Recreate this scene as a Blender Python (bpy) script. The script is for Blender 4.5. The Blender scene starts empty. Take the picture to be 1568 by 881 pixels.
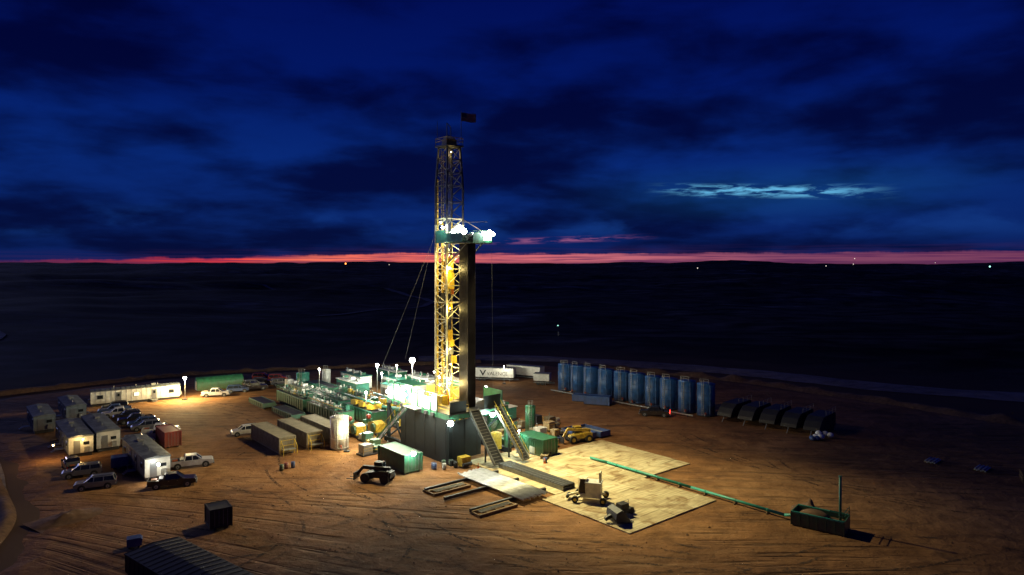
import bpy, bmesh, math, random
from mathutils import Vector, Matrix, noise
random.seed(7)
rad=math.radians
scene=bpy.context.scene
scene.view_settings.view_transform='Standard'
scene.view_settings.look='None'
scene.view_settings.exposure=0

# ------------------------------------------------------------ node helpers (work on global nt)
nt=None
def M(op,a,b=None,c=None,clamp=False):
    n=nt.nodes.new('ShaderNodeMath'); n.operation=op; n.use_clamp=clamp
    for i,v in enumerate((a,b,c)):
        if v is None: continue
        if hasattr(v,'is_output'): nt.links.new(v,n.inputs[i])
        else: n.inputs[i].default_value=v
    return n.outputs[0]
def SS(v,a,b,lo=0.0,hi=1.0):
    n=nt.nodes.new('ShaderNodeMapRange'); n.interpolation_type='SMOOTHSTEP'
    for i,q in enumerate((v,a,b,lo,hi)):
        if hasattr(q,'is_output'): nt.links.new(q,n.inputs[i])
        else: n.inputs[i].default_value=q
    return n.outputs[0]
def V(x,y,z=0.0):
    n=nt.nodes.new('ShaderNodeCombineXYZ')
    for i,q in enumerate((x,y,z)):
        if hasattr(q,'is_output'): nt.links.new(q,n.inputs[i])
        else: n.inputs[i].default_value=q
    return n.outputs[0]
def tex(nt,vec,scale,detail=6,dist=0.0,mp=None,rough=0.55):
    if mp:
        k=nt.nodes.new('ShaderNodeMapping'); k.inputs['Scale'].default_value=mp[0]; k.inputs['Rotation'].default_value=(0,0,rad(mp[1])); nt.links.new(vec,k.inputs[0]); vec=k.outputs[0]
    n=nt.nodes.new('ShaderNodeTexNoise'); n.inputs['Scale'].default_value=scale; n.inputs['Detail'].default_value=detail; n.inputs['Distortion'].default_value=dist; n.inputs['Roughness'].default_value=rough
    nt.links.new(vec,n.inputs['Vector']); return n.outputs['Fac']
def ramp(nt,fac,stops):
    r=nt.nodes.new('ShaderNodeValToRGB'); e=r.color_ramp.elements
    e[0].position=stops[0][0]; e[0].color=(*stops[0][1],1); e[1].position=stops[-1][0]; e[1].color=(*stops[-1][1],1)
    for q,cc in stops[1:-1]:
        k=e.new(q); k.color=(*cc,1)
    nt.links.new(fac,r.inputs[0]); return r.outputs[0]
def mixc(nt,f,a,b,mode='MIX'):
    k=nt.nodes.new('ShaderNodeMix'); k.data_type='RGBA'; k.blend_type=mode
    for s,v in ((0,f),(6,a),(7,b)):
        if hasattr(v,'is_output'): nt.links.new(v,k.inputs[s])
        else: k.inputs[s].default_value=v if s==0 else (*v,1)
    return k.outputs[2]

# ------------------------------------------------------------ materials
MATS={}
def mat(name,col,rough=0.6,metal=0.0,var=0.25,scale=3.0,emit=0,dirt=0.0,bump=0.0):
    if name in MATS: return MATS[name]
    m=bpy.data.materials.new(name); m.use_nodes=True
    nt=m.node_tree; p=nt.nodes['Principled BSDF']
    p.inputs['Roughness'].default_value=rough
    p.inputs['Metallic'].default_value=metal
    if emit:
        p.inputs['Base Color'].default_value=(*col,1)
        p.inputs['Emission Color'].default_value=(*col,1)
        p.inputs['Emission Strength'].default_value=emit
        m.cycles.emission_sampling='NONE'
    else:
        tc=nt.nodes.new('ShaderNodeTexCoord')
        n=nt.nodes.new('ShaderNodeTexNoise'); n.inputs['Scale'].default_value=scale
        n.inputs['Detail'].default_value=4
        nt.links.new(tc.outputs['Object'],n.inputs['Vector'])
        mr=nt.nodes.new('ShaderNodeMapRange')
        mr.inputs[1].default_value=0.3; mr.inputs[2].default_value=0.7
        mr.inputs[3].default_value=1-var; mr.inputs[4].default_value=1+var*0.6
        nt.links.new(n.outputs['Fac'],mr.inputs[0])
        mx=nt.nodes.new('ShaderNodeVectorMath'); mx.operation='SCALE'
        mx.inputs[0].default_value=col
        nt.links.new(mr.outputs[0],mx.inputs['Scale'])
        out=mx.outputs[0]
        if dirt>0:
            sp=nt.nodes.new('ShaderNodeSeparateXYZ'); nt.links.new(tc.outputs['Object'],sp.inputs[0])
            m2=nt.nodes.new('ShaderNodeMapRange'); m2.inputs[1].default_value=0.0; m2.inputs[2].default_value=2.2
            m2.inputs[3].default_value=dirt; m2.inputs[4].default_value=dirt*0.15
            nt.links.new(sp.outputs[2],m2.inputs[0])
            n2=nt.nodes.new('ShaderNodeTexNoise'); n2.inputs['Scale'].default_value=1.7; n2.inputs['Detail'].default_value=5
            nt.links.new(tc.outputs['Object'],n2.inputs['Vector'])
            mm=nt.nodes.new('ShaderNodeMath'); mm.operation='MULTIPLY'
            nt.links.new(m2.outputs[0],mm.inputs[0]); nt.links.new(n2.outputs['Fac'],mm.inputs[1])
            m3=nt.nodes.new('ShaderNodeMath'); m3.operation='MULTIPLY'; m3.use_clamp=True
            m3.inputs[1].default_value=2.0; nt.links.new(mm.outputs[0],m3.inputs[0])
            mix=nt.nodes.new('ShaderNodeMix'); mix.data_type='RGBA'
            nt.links.new(m3.outputs[0],mix.inputs[0]); nt.links.new(out,mix.inputs[6])
            mix.inputs[7].default_value=(0.16,0.09,0.045,1)
            out=mix.outputs[2]
        nt.links.new(out,p.inputs['Base Color'])
        if bump>0:
            b=nt.nodes.new('ShaderNodeBump'); b.inputs['Strength'].default_value=bump
            nt.links.new(n.outputs['Fac'],b.inputs['Height']); nt.links.new(b.outputs[0],p.inputs['Normal'])
    MATS[name]=m; return m

steel=mat('steel_grey',(0.24,0.24,0.23),0.5,0.4)
galv=mat('galvanised_pipe',(0.42,0.42,0.41),0.4,0.5,0.3,1.2)
darksteel=mat('dark_steel',(0.04,0.04,0.045),0.55,0.4)
wirem=mat('wire_rope',(0.10,0.10,0.10),0.6,0.3)
pipem=mat('drill_pipe_steel',(0.05,0.042,0.035),0.5,0.5,0.5,0.6)
black=mat('black_rubber',(0.018,0.018,0.018),0.8)
glass=mat('tinted_glass',(0.015,0.018,0.022),0.12)
cream=mat('mast_paint',(0.42,0.39,0.27),0.5,0,0.55,1.5)
ivory=mat('ivory_paint',(0.7,0.64,0.42),0.5,0,0.2,2)
yellow=mat('safety_yellow',(0.5,0.33,0.03),0.5,0,0.4)
green=mat('rig_green',(0.01,0.12,0.062),0.5,0,0.4,1.5,dirt=0.45)
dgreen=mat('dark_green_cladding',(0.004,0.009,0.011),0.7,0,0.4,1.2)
teal=mat('teal_paint',(0.02,0.15,0.115),0.45,0,0.35,1.5,dirt=0.35)
tealp=mat('teal_pipe_paint',(0.03,0.30,0.21),0.45,0,0.3,1.0)
white=mat('white_paint',(0.62,0.62,0.58),0.45,0,0.2,1.5,dirt=0.4)
windw=mat('windwall_panel',(0.75,0.75,0.7),0.5,0,0.3,1.5)
tan=mat('tan_paint',(0.22,0.2,0.13),0.6,0,0.4,1.3,dirt=0.7)
cargreyroof=mat('grey_metal_roof',(0.13,0.145,0.155),0.5,0.1,0.5,0.8)
wallgrey=mat('trailer_wall_grey',(0.13,0.17,0.2),0.6,0,0.25,1,dirt=0.5)
blue=mat('tank_blue',(0.012,0.085,0.26),0.45,0,0.45,0.9,dirt=0.3)
dblue=mat('container_blue',(0.012,0.07,0.24),0.45,0,0.35,1,dirt=0.3)
red=mat('red_paint',(0.25,0.03,0.02),0.5,0,0.3,1,dirt=0.5)
orange=mat('orange_paint',(0.55,0.14,0.02),0.5)
charcoal=mat('charcoal_paint',(0.012,0.013,0.015),0.6,0,0.35,1,dirt=0.06)
wood=mat('timber',(0.2,0.12,0.05),0.8,0,0.4,4,bump=0.3)
ltan=mat('light_timber',(0.36,0.27,0.15),0.8,0,0.4,4)
hub=mat('wheel_hub',(0.3,0.3,0.3),0.4,0.5)
carwhite=mat('car_white',(0.62,0.62,0.62),0.3,0,0.1,2,dirt=0.5)
carsilver=mat('car_silver',(0.18,0.2,0.23),0.3,0.3,0.1,2,dirt=0.4)
carblue=mat('car_blue',(0.03,0.08,0.2),0.3,0,0.1,2,dirt=0.3)
carblack=mat('car_black',(0.015,0.015,0.018),0.25,0,0.1,2,dirt=0.2)
carred=mat('car_red',(0.3,0.02,0.015),0.3,0,0.1,2,dirt=0.3)
tail=mat('tail_light_off',(0.25,0.01,0.01),0.3)
tail_on=mat('tail_light_on',(1,0.03,0.02),0.3,emit=25)
headl=mat('head_light',(0.7,0.7,0.68),0.2)
em_w=mat('lamp_glow_white',(1.0,0.98,0.85),emit=60)
em_g=mat('lamp_glow_cool',(0.85,1.0,0.9),emit=60)
em_y=mat('lamp_glow_warm',(1.0,0.72,0.3),emit=40)
em_o=mat('flare_flame',(1.0,0.25,0.05),emit=4)
em_c=mat('lamp_glow_cyan',(0.4,1.0,0.8),emit=2)
em_f=mat('far_lamp_glow',(1.0,0.85,0.7),emit=1.2)
win_lit=mat('lit_window',(1.0,0.8,0.45),emit=2.0)
dirtm=mat('spoil_dirt',(0.15,0.08,0.04),0.95,0,0.4,1.5,bump=0.6)

# ------------------------------------------------------------ mesh builder
class B:
    def __init__(s): s.bm=bmesh.new(); s.mats=[]
    def mi(s,m):
        if m not in s.mats: s.mats.append(m)
        return s.mats.index(m)
    def face(s,vs,m,smooth=False):
        try: f=s.bm.faces.new(vs)
        except ValueError: return
        f.material_index=s.mi(m); f.smooth=smooth
    def frust(s,b,t,m):
        v=[s.bm.verts.new(p) for p in [(b[0],b[2],b[4]),(b[1],b[2],b[4]),(b[1],b[3],b[4]),(b[0],b[3],b[4]),
            (t[0],t[2],t[4]),(t[1],t[2],t[4]),(t[1],t[3],t[4]),(t[0],t[3],t[4])]]
        for q in [(3,2,1,0),(4,5,6,7),(0,1,5,4),(1,2,6,5),(2,3,7,6),(3,0,4,7)]: s.face([v[i] for i in q],m)
    def box(s,c,sz,m,rot=None):
        h=[k/2 for k in sz]
        Mx=Matrix.Identity(3)
        if rot:
            from mathutils import Euler
            Mx=Euler(rot).to_matrix()
        c=Vector(c)
        v=[s.bm.verts.new(c+Mx@Vector((x*h[0],y*h[1],z*h[2]))) for z in(-1,1) for x,y in((-1,-1),(1,-1),(1,1),(-1,1))]
        for q in [(3,2,1,0),(4,5,6,7),(0,1,5,4),(1,2,6,5),(2,3,7,6),(3,0,4,7)]: s.face([v[i] for i in q],m)
    def frame(s,p,q):
        d=(q-p).normalized()
        up=Vector((0,0,1)) if abs(d.z)<0.95 else Vector((1,0,0))
        x=d.cross(up).normalized(); y=x.cross(d).normalized()
        return x,y
    def beam(s,p,q,w,m,h=None):
        p=Vector(p);q=Vector(q);h=h or w
        x,y=s.frame(p,q)
        v=[s.bm.verts.new(o+x*(i*w/2)+y*(j*h/2)) for o in(p,q) for i,j in((-1,-1),(1,-1),(1,1),(-1,1))]
        for k in [(3,2,1,0),(4,5,6,7),(0,1,5,4),(1,2,6,5),(2,3,7,6),(3,0,4,7)]: s.face([v[i] for i in k],m)
    def cyl(s,p,q,r,m,seg=12,r2=None):
        p=Vector(p);q=Vector(q);r2=r if r2 is None else r2
        x,y=s.frame(p,q)
        A=[];C=[]
        for i in range(seg):
            a=2*math.pi*i/seg; d=x*math.cos(a)+y*math.sin(a)
            A.append(s.bm.verts.new(p+d*r)); C.append(s.bm.verts.new(q+d*r2))
        for i in range(seg):
            j=(i+1)%seg; s.face([A[i],A[j],C[j],C[i]],m,seg>=10)
        s.face(A[::-1],m); s.face(C,m)
    def prism(s,pts,y0,y1,m):
        A=[s.bm.verts.new((x,y0,z)) for x,z in pts]; C=[s.bm.verts.new((x,y1,z)) for x,z in pts]
        n=len(pts)
        for i in range(n):
            j=(i+1)%n; s.face([A[i],A[j],C[j],C[i]],m)
        s.face(A[::-1],m); s.face(C,m)
    def ball(s,c,r,m,u=10,v=6,sq=(1,1,1)):
        idx=s.mi(m)
        g=bmesh.ops.create_uvsphere(s.bm,u_segments=u,v_segments=v,radius=r,matrix=Matrix.Translation(c)@Matrix.Diagonal((*sq,1)))
        for vv in g['verts']:
            for f in vv.link_faces: f.material_index=idx; f.smooth=True
    def rail(s,pts,z,m,h=1.1,w=0.05,closed=False):
        P=[Vector((x,y,z)) for x,y in pts]
        if closed: P.append(P[0])
        for a,b in zip(P,P[1:]):
            for k in (0.55,1.0): s.beam(a+Vector((0,0,h*k)),b+Vector((0,0,h*k)),w,m)
            n=max(1,int((b-a).length/1.8))
            for i in range(n+1):
                c=a.lerp(b,i/n); s.beam(c,c+Vector((0,0,h)),w,m)
    def finish(s,name,loc=(0,0,0),rz=0,parent=None,bevel=0):
        bmesh.ops.recalc_face_normals(s.bm,faces=s.bm.faces[:])
        me=bpy.data.meshes.new(name+'_mesh'); s.bm.to_mesh(me); s.bm.free()
        for m in s.mats: me.materials.append(m)
        o=bpy.data.objects.new(name,me); scene.collection.objects.link(o)
        o.location=loc; o.rotation_euler=(0,0,rad(rz))
        if parent: o.parent=parent
        if bevel:
            k=o.modifiers.new('bevel','BEVEL'); k.width=bevel; k.segments=2; k.limit_method='ANGLE'; k.angle_limit=rad(50)
        return o
def empty(name,loc=(0,0,0),rz=0):
    o=bpy.data.objects.new(name,None); scene.collection.objects.link(o); o.location=loc; o.rotation_euler=(0,0,rad(rz)); return o

TH=40
A=Vector((math.cos(rad(TH)),math.sin(rad(TH)),0)); Bv=Vector((-A.y,A.x,0))
R=Vector((-10.3,112,0))
def W(a,b,z=0): return R+A*a+Bv*b+Vector((0,0,z))
def CC(x,y,L,Wd): return Vector((x,y,0))+A*(Wd/2)+Bv*(L/2)

# ------------------------------------------------------------ terrain
def height(x,y):
    d=math.hypot(x,y-115)
    if d<135: return -0.3
    k=min(1,(d-135)/300); k=k*k*(3-2*k)
    n=noise.fractal(Vector((x/230,y/200,1.3)),1.0,2.0,4)
    n2=noise.fractal(Vector((x/1400,y/800,5.1)),0.8,2.0,6)
    n3=noise.fractal(Vector((x/2600,y/1500,9.7)),0.9,2.0,3)
    rg=1-abs(noise.fractal(Vector((x/620,y/420,2.2)),0.9,2.0,4))*2.2
    h=-0.3+k*(n*7.0)+min(1,d/1400)**1.3*n2*19*k+min(1,d/900)**1.5*max(-1,rg)*5.5*k
    far=min(1,max(0,(d-2500)/6000))
    h+=far*(n3*58+20)
    h+=20*math.exp(-((x+900)/330)**2-((y-2300)/260)**2)+10*math.exp(-((x-900)/500)**2-((y-2600)/260)**2)
    q=math.exp(-(((x-195)/70)**2+((y-960)/60)**2)**2)
    return h*(1-q)+(-2.0)*q
bm=bmesh.new()
NA=760; rs=[0,60,110,128]
r=136
while r<26000: rs.append(r); r*=1.030
rs.append(30000)
c=bm.verts.new((0,115,-0.3)); prev=None
for r in rs[1:]:
    ring=[]
    for i in range(NA):
        a=2*math.pi*i/NA; x=r*math.cos(a); y=115+r*math.sin(a)
        ring.append(bm.verts.new((x,y,height(x,y))))
    for i in range(NA):
        j=(i+1)%NA
        f=bm.faces.new([prev[i],ring[i],ring[j],prev[j]] if prev else [c,ring[i],ring[j]]); f.smooth=True
    prev=ring
me=bpy.data.meshes.new('terrain'); bm.to_mesh(me); bm.free()
ter=bpy.data.objects.new('prairie_terrain',me); scene.collection.objects.link(ter)
m=bpy.data.materials.new('prairie_grass'); m.use_nodes=True; nt=m.node_tree; p=nt.nodes['Principled BSDF']; p.inputs['Roughness'].default_value=0.95
p.inputs['Specular IOR Level'].default_value=0.05
tc=nt.nodes.new('ShaderNodeTexCoord')
o=tc.outputs['Object']
f1=tex(nt,o,0.0055,9,1.2,((1,1.5,1),12)); f2=tex(nt,o,0.05,6,0.5,((1,1.3,1),-8)); f0=tex(nt,o,0.0012,5,0.6,((1,1.2,1),5))
c1=ramp(nt,f1,[(0.32,(0.03,0.026,0.02)),(0.46,(0.13,0.10,0.07)),(0.52,(0.035,0.032,0.024)),(0.6,(0.15,0.12,0.085)),(0.72,(0.36,0.30,0.21))])
c2=ramp(nt,f2,[(0.35,(0.3,0.3,0.3)),(0.65,(1.4,1.4,1.4))])
c0=ramp(nt,f0,[(0.38,(0.3,0.3,0.3)),(0.62,(1.5,1.5,1.5))])
gr=mixc(nt,1.0,mixc(nt,1.0,c1,c2,'MULTIPLY'),c0,'MULTIPLY')
sp=nt.nodes.new('ShaderNodeSeparateXYZ'); nt.links.new(o,sp.inputs[0])
dd=M('SQRT',M('ADD',M('POWER',M('ABSOLUTE',sp.outputs[0]),2.0),M('POWER',M('ABSOLUTE',M('SUBTRACT',sp.outputs[1],115.0)),2.0)))
dd=M('ADD',dd,M('MULTIPLY',M('SUBTRACT',f2,0.5),120.0))
near=SS(dd,95.0,165.0,1.0,0.0)
gr=mixc(nt,near,gr,(0.11,0.07,0.045))
nt.links.new(gr,p.inputs['Base Color'])
me.materials.append(m)

def dirt_mat(name,base,dark,lightc,tr=1.0):
    global nt
    m=bpy.data.materials.new(name); m.use_nodes=True; nt=m.node_tree; p=nt.nodes['Principled BSDF']
    p.inputs['Roughness'].default_value=0.9; p.inputs['Specular IOR Level'].default_value=0.2
    tc=nt.nodes.new('ShaderNodeTexCoord'); o=tc.outputs['Object']
    big=tex(nt,o,0.035,6,0.9); med=tex(nt,o,0.35,7,0.2,None,0.6); fine=tex(nt,o,3.0,5,0,None,0.7)
    warp=nt.nodes.new('ShaderNodeTexNoise'); warp.inputs['Scale'].default_value=0.009; warp.inputs['Detail'].default_value=0
    nt.links.new(o,warp.inputs['Vector'])
    vm=nt.nodes.new('ShaderNodeVectorMath'); vm.operation='MULTIPLY_ADD'
    nt.links.new(warp.outputs['Color'],vm.inputs[0]); vm.inputs[1].default_value=(90,90,0); nt.links.new(o,vm.inputs[2])
    tr1=tex(nt,vm.outputs[0],0.9,3,0,((0.05,1.3,1),-30),0.6)
    tr2=tex(nt,vm.outputs[0],0.9,3,0,((0.05,1.5,1),40),0.6)
    k1=M('MULTIPLY',SS(tr1,0.5,0.66),SS(tex(nt,o,0.045,3),0.40,0.58)); k2=M('MULTIPLY',SS(tr2,0.5,0.66),SS(tex(nt,o,0.05,3,0,((1,1,1),77)),0.42,0.6))
    damp=SS(tex(nt,o,0.09,6,1.5,((1,1.6,1),20),0.6),0.55,0.66)
    a=ramp(nt,big,[(0.3,dark),(0.5,base),(0.7,lightc)])
    md=ramp(nt,med,[(0.28,(0.6,0.57,0.54)),(0.5,(1,1,1)),(0.72,(1.25,1.25,1.25))])
    fn=ramp(nt,fine,[(0.3,(0.8,0.8,0.8)),(0.7,(1.12,1.12,1.12))])
    c=mixc(nt,1.0,a,md,'MULTIPLY'); c=mixc(nt,1.0,c,fn,'MULTIPLY')
    c=mixc(nt,M('MULTIPLY',damp,0.55*tr),c,(0.075,0.036,0.017))
    c=mixc(nt,M('MULTIPLY',k1,0.5*tr),c,(0.06,0.032,0.016)); c=mixc(nt,M('MULTIPLY',k2,0.4*tr),c,(0.34,0.19,0.085))
    nt.links.new(c,p.inputs['Base Color'])
    hh=M('SUBTRACT',M('MULTIPLY_ADD',fine,0.14,med),M('MULTIPLY',k1,0.5))
    bp=nt.nodes.new('ShaderNodeBump'); bp.inputs['Strength'].default_value=0.95; bp.inputs['Distance'].default_value=0.45
    nt.links.new(hh,bp.inputs['Height']); nt.links.new(bp.outputs[0],p.inputs['Normal'])
    return m
pad_m=dirt_mat('red_dirt',(0.23,0.107,0.04),(0.13,0.06,0.024),(0.33,0.17,0.07))
road_m=dirt_mat('gravel_road',(0.27,0.22,0.17),(0.19,0.155,0.12),(0.36,0.3,0.24),0.4)

outline=[(-113,151),(-88,179),(-61,190),(-8.7,206),(21.6,195),(53,176),(75,151),(94,126),(112,100),(115,60),(80,26),(0,16),(-34,26),(-45,48),(-48,68),(-54.5,82),(-65,94),(-76,106),(-89,118),(-108,132)]
def catmull(P,n=10,closed=True):
    out=[];N=len(P)
    rng=range(N) if closed else range(N-1)
    for i in rng:
        g=lambda k: Vector(P[k%N]) if closed else Vector(P[max(0,min(N-1,k))])
        p0,p1,p2,p3=g(i-1),g(i),g(i+1),g(i+2)
        for j in range(n):
            t=j/n
            out.append(0.5*((2*p1)+(p2-p0)*t+(2*p0-5*p1+4*p2-p3)*t*t+(3*p1-p0-3*p2+p3)*t**3))
    if not closed: out.append(Vector(P[-1]))
    return out
ol=catmull(outline,14)
bm=bmesh.new(); vs=[];vb=[]
for i,q in enumerate(ol):
    j=noise.fractal(Vector((q.x*0.12,q.y*0.12,0)),1,2,3)*2.0
    d=(q-Vector((0,115))).normalized()
    q2=q+d*j
    vs.append(bm.verts.new((q2.x,q2.y,0))); q3=q2+d*3.2; vb.append(bm.verts.new((q3.x,q3.y,-0.4)))
bm.faces.new(vs)
for i in range(len(vs)):
    j=(i+1)%len(vs); bm.faces.new([vs[i],vb[i],vb[j],vs[j]])
bmesh.ops.recalc_face_normals(bm,faces=bm.faces[:])
bmesh.ops.triangulate(bm,faces=bm.faces[:])
me=bpy.data.meshes.new('pad'); bm.to_mesh(me); bm.free(); me.materials.append(pad_m)
pad=bpy.data.objects.new('dirt_well_pad',me); scene.collection.objects.link(pad)
def strip(name,pts,w,m,lift=0.06,crown=0,n=12):
    P=catmull(pts,n,False); bm=bmesh.new(); pr=None
    for i,q in enumerate(P):
        t=(P[min(i+1,len(P)-1)]-P[max(i-1,0)]).normalized(); nn=Vector((-t.y,t.x))
        row=[]
        for k in range(7):
            s=(k/6-0.5)*w*(1+0.3*noise.noise(Vector((q.x*.1,q.y*.1,3)))); x=q.x+nn.x*s; y=q.y+nn.y*s
            hh=crown*math.cos((k/6-0.5)*math.pi)*(0.75+0.7*noise.noise(Vector((x*.3,y*.3,1))))
            row.append(bm.verts.new((x,y,height(x,y)+lift+hh)))
        if pr:
            for k in range(6):
                f=bm.faces.new([pr[k],row[k],row[k+1],pr[k+1]]); f.smooth=True
        pr=row
    bmesh.ops.recalc_face_normals(bm,faces=bm.faces[:])
    me=bpy.data.meshes.new(name); bm.to_mesh(me); bm.free(); me.materials.append(m)
    o=bpy.data.objects.new(name,me); scene.collection.objects.link(o); return o
strip('gravel_road',[(-30,219),(-2,222),(30,211),(66,191),(94,167),(130,152),(190,150),(300,175)],13,road_m,0.1,0.3)
strip('earth_berm',[(-120,158),(-92,186),(-62,198),(-10,212.5)],4,dirtm,0.0,1.1,30)
strip('earth_berm',[(26,199),(56,180),(77,155),(97,128),(114,102)],4,dirtm,0.0,1.3,30)
strip('gravel_road',[(-130,146),(-102,123),(-86,108),(-74,95),(-64,80),(-59,60),(-58,36)],5.5,road_m,0.12,0.1)
strip('earth_berm',[(-112,130),(-94,117),(-81,104.5),(-70,92.5),(-59.5,80),(-53.5,66)],2.2,dirtm,0.0,0.7,24)
strip('dirt_track',[(-330,360),(-250,310),(-215,285),(-205,262),(-225,245),(-260,240)],5,road_m,0.3)
strip('dirt_track',[(-120,420),(-60,520),(-140,760),(-400,1100)],6,road_m,0.4,0,24)

# tyre tracks pressed in the dirt
tm=bpy.data.materials.new('tyre_mark_dirt'); tm.use_nodes=True; nt=tm.node_tree; p=nt.nodes['Principled BSDF']; p.inputs['Roughness'].default_value=0.95
tc=nt.nodes.new('ShaderNodeTexCoord'); o=tc.outputs['Object']
al=M('MULTIPLY',SS(tex(nt,o,0.25,4),0.42,0.62),SS(tex(nt,o,2.5,3),0.35,0.6)); al=M('MULTIPLY',al,0.75)
nt.links.new(al,p.inputs['Alpha']); p.inputs['Base Color'].default_value=(0.06,0.032,0.016,1)
bm=bmesh.new()
paths=[[(-44,90),(-30,84),(-14,78),(2,70),(14,60)],[(-46,80),(-34,78),(-16,70),(0,60)],[(-30,100),(-22,92),(-14,84),(-4,72),(10,66),(30,66)],[(-52,126),(-40,112),(-34,98),(-26,88),(-10,74)],
 [(50,70),(36,66),(20,68),(6,72),(-6,80)],[(66,90),(50,92),(38,100),(30,112),(24,126)],[(74,80),(54,84),(42,94),(34,108),(30,124)],[(-60,140),(-50,132),(-44,118),(-44,104)],[(-8,74),(-2,66),(6,63),(16,66)],[(20,64),(34,72),(46,74),(60,66)],
 [(-66,148),(-52,140),(-40,140)],[(44,112),(40,104),(42,94),(52,86)],[(-40,66),(-24,72),(-8,70),(4,62)],[(38,60),(26,66),(18,72),(4,76)],[(-46,96),(-36,92),(-28,84),(-24,74),(-28,64)],[(-20,88),(-14,80),(-12,70),(-18,60)]]
for pi_,P0 in enumerate(paths):
    P=catmull(P0,14,False)
    for off in(-.95,.95):
        pr=None
        for i,q in enumerate(P):
            t=(P[min(i+1,len(P)-1)]-P[max(i-1,0)]).normalized(); nn=Vector((-t.y,t.x))
            row=[bm.verts.new((q.x+nn.x*(off+s),q.y+nn.y*(off+s),0.004+pi_*0.004)) for s in(-.19,.19)]
            if pr: bm.faces.new([pr[0],row[0],row[1],pr[1]])
            pr=row
me=bpy.data.meshes.new('tyre_tracks'); bm.to_mesh(me); bm.free(); me.materials.append(tm)
o=bpy.data.objects.new('tyre_tracks',me); scene.collection.objects.link(o)

bm=bmesh.new(); vs=[bm.verts.new((195+27*math.cos(a)*(1+.25*math.sin(3*a)),960+30*math.sin(a)*(1+.2*math.cos(2*a)),-1.6)) for a in [i*math.pi/14 for i in range(28)]]
bm.faces.new(vs); me=bpy.data.meshes.new('pond'); bm.to_mesh(me); bm.free()
wm=bpy.data.materials.new('water'); wm.use_nodes=True; q=wm.node_tree.nodes['Principled BSDF']; q.inputs['Base Color'].default_value=(0.01,0.015,0.03,1); q.inputs['Roughness'].default_value=0.08
me.materials.append(wm); o=bpy.data.objects.new('pond_water',me); scene.collection.objects.link(o)

# ------------------------------------------------------------ lamps
def lamp(name,loc,energy,color,em=em_w,pole=None,r=0.2,aim=None,angle=150,parent=None,off=(0,0,-0.45),soft=0.25,glare_balls=False):
    b=B(); z=loc[2]
    b.ball((0,0,0),r,em,12,8)
    if glare_balls:
        for dx,dz in((-1,0),(1,0),(0,-.8),(0,.8)): b.ball((dx*r*1.3,-dx*r*.8,dz*r*1.1),r*.75,em,10,6)  # extra glowing balls swell the lamp head, standing for its glare
    b.box((0,0,r+0.06),(r*2.0,r*2.0,0.08),darksteel)
    if pole is not None:
        b.cyl((0,0.05,-z+pole),(0,0.05,r+0.1),0.06,steel,8)
        b.box((0,0.05,-z+pole+0.1),(0.9,0.9,0.2),darksteel)
    o=b.finish(name,loc,parent=parent)
    ld=bpy.data.lights.new(name+'_light','SPOT' if aim else 'POINT'); ld.energy=energy; ld.color=color; ld.shadow_soft_size=soft
    lo=bpy.data.objects.new(name+'_light',ld); scene.collection.objects.link(lo); lo.parent=o; lo.location=off
    if aim:
        ld.spot_size=rad(angle); ld.spot_blend=1.0
        d=Vector(aim)-Vector(loc)-Vector(off); lo.rotation_euler=d.to_track_quat('-Z','Y').to_euler()
    return o
WARM=(1.0,0.88,0.44); NEU=(1.0,0.95,0.72); COOL=(0.82,1.0,0.85); SOD=(1.0,0.62,0.2)

# ------------------------------------------------------------ RIG
rig=empty('drilling_rig',R,TH)
b=B(); x0,x1,y0,y1,zf=-5.5,5.5,-8.0,10.0,7.5
for y in (y0,-3.5,1,5.5,y1):
    for x in (x0,x1):
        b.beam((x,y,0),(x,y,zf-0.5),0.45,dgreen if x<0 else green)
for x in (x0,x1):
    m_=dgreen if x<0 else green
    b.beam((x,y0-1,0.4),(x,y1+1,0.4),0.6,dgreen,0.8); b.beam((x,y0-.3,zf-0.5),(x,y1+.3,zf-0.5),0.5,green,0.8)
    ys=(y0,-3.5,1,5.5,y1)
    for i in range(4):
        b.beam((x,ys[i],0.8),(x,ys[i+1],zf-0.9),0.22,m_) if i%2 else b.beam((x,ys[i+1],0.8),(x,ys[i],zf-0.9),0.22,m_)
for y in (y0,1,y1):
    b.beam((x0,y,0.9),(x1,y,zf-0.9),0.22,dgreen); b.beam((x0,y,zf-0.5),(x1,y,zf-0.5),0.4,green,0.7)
b.box((0,1,zf-0.05),(11.4,18.6,0.16),darksteel)
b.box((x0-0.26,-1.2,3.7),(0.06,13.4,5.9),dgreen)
for i in range(5): b.box((x0-0.31,-7.4+i*2.9,3.7),(0.05,0.12,5.8),charcoal)
b.box((-2.6,y0-0.26,3.6),(5.6,0.06,5.8),dgreen)
for i in range(3): b.box((-5.1+i*2.3,y0-0.31,3.6),(0.1,0.05,5.7),charcoal)
b.box((3.4,y0+0.6,2),(2.2,1.4,2.6),yellow)
b.cyl((0,0,0),(0,0,3.2),0.6,red,14); b.cyl((0,0,1.2),(0,0,1.7),1.0,red,14); b.cyl((0,0,2.4),(0,0,3.2),0.95,red,14)
b.box((-4.4,-10.2,.9),(1.6,1.3,1.3),yellow); b.cyl((-5.2,-10.9,.5),(-3.6,-10.9,.5),.3,darksteel,10)
b.finish('substructure',parent=rig)
b=B()
n=8
pm=[windw,windw,white,windw,teal,windw,white,windw]
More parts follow.
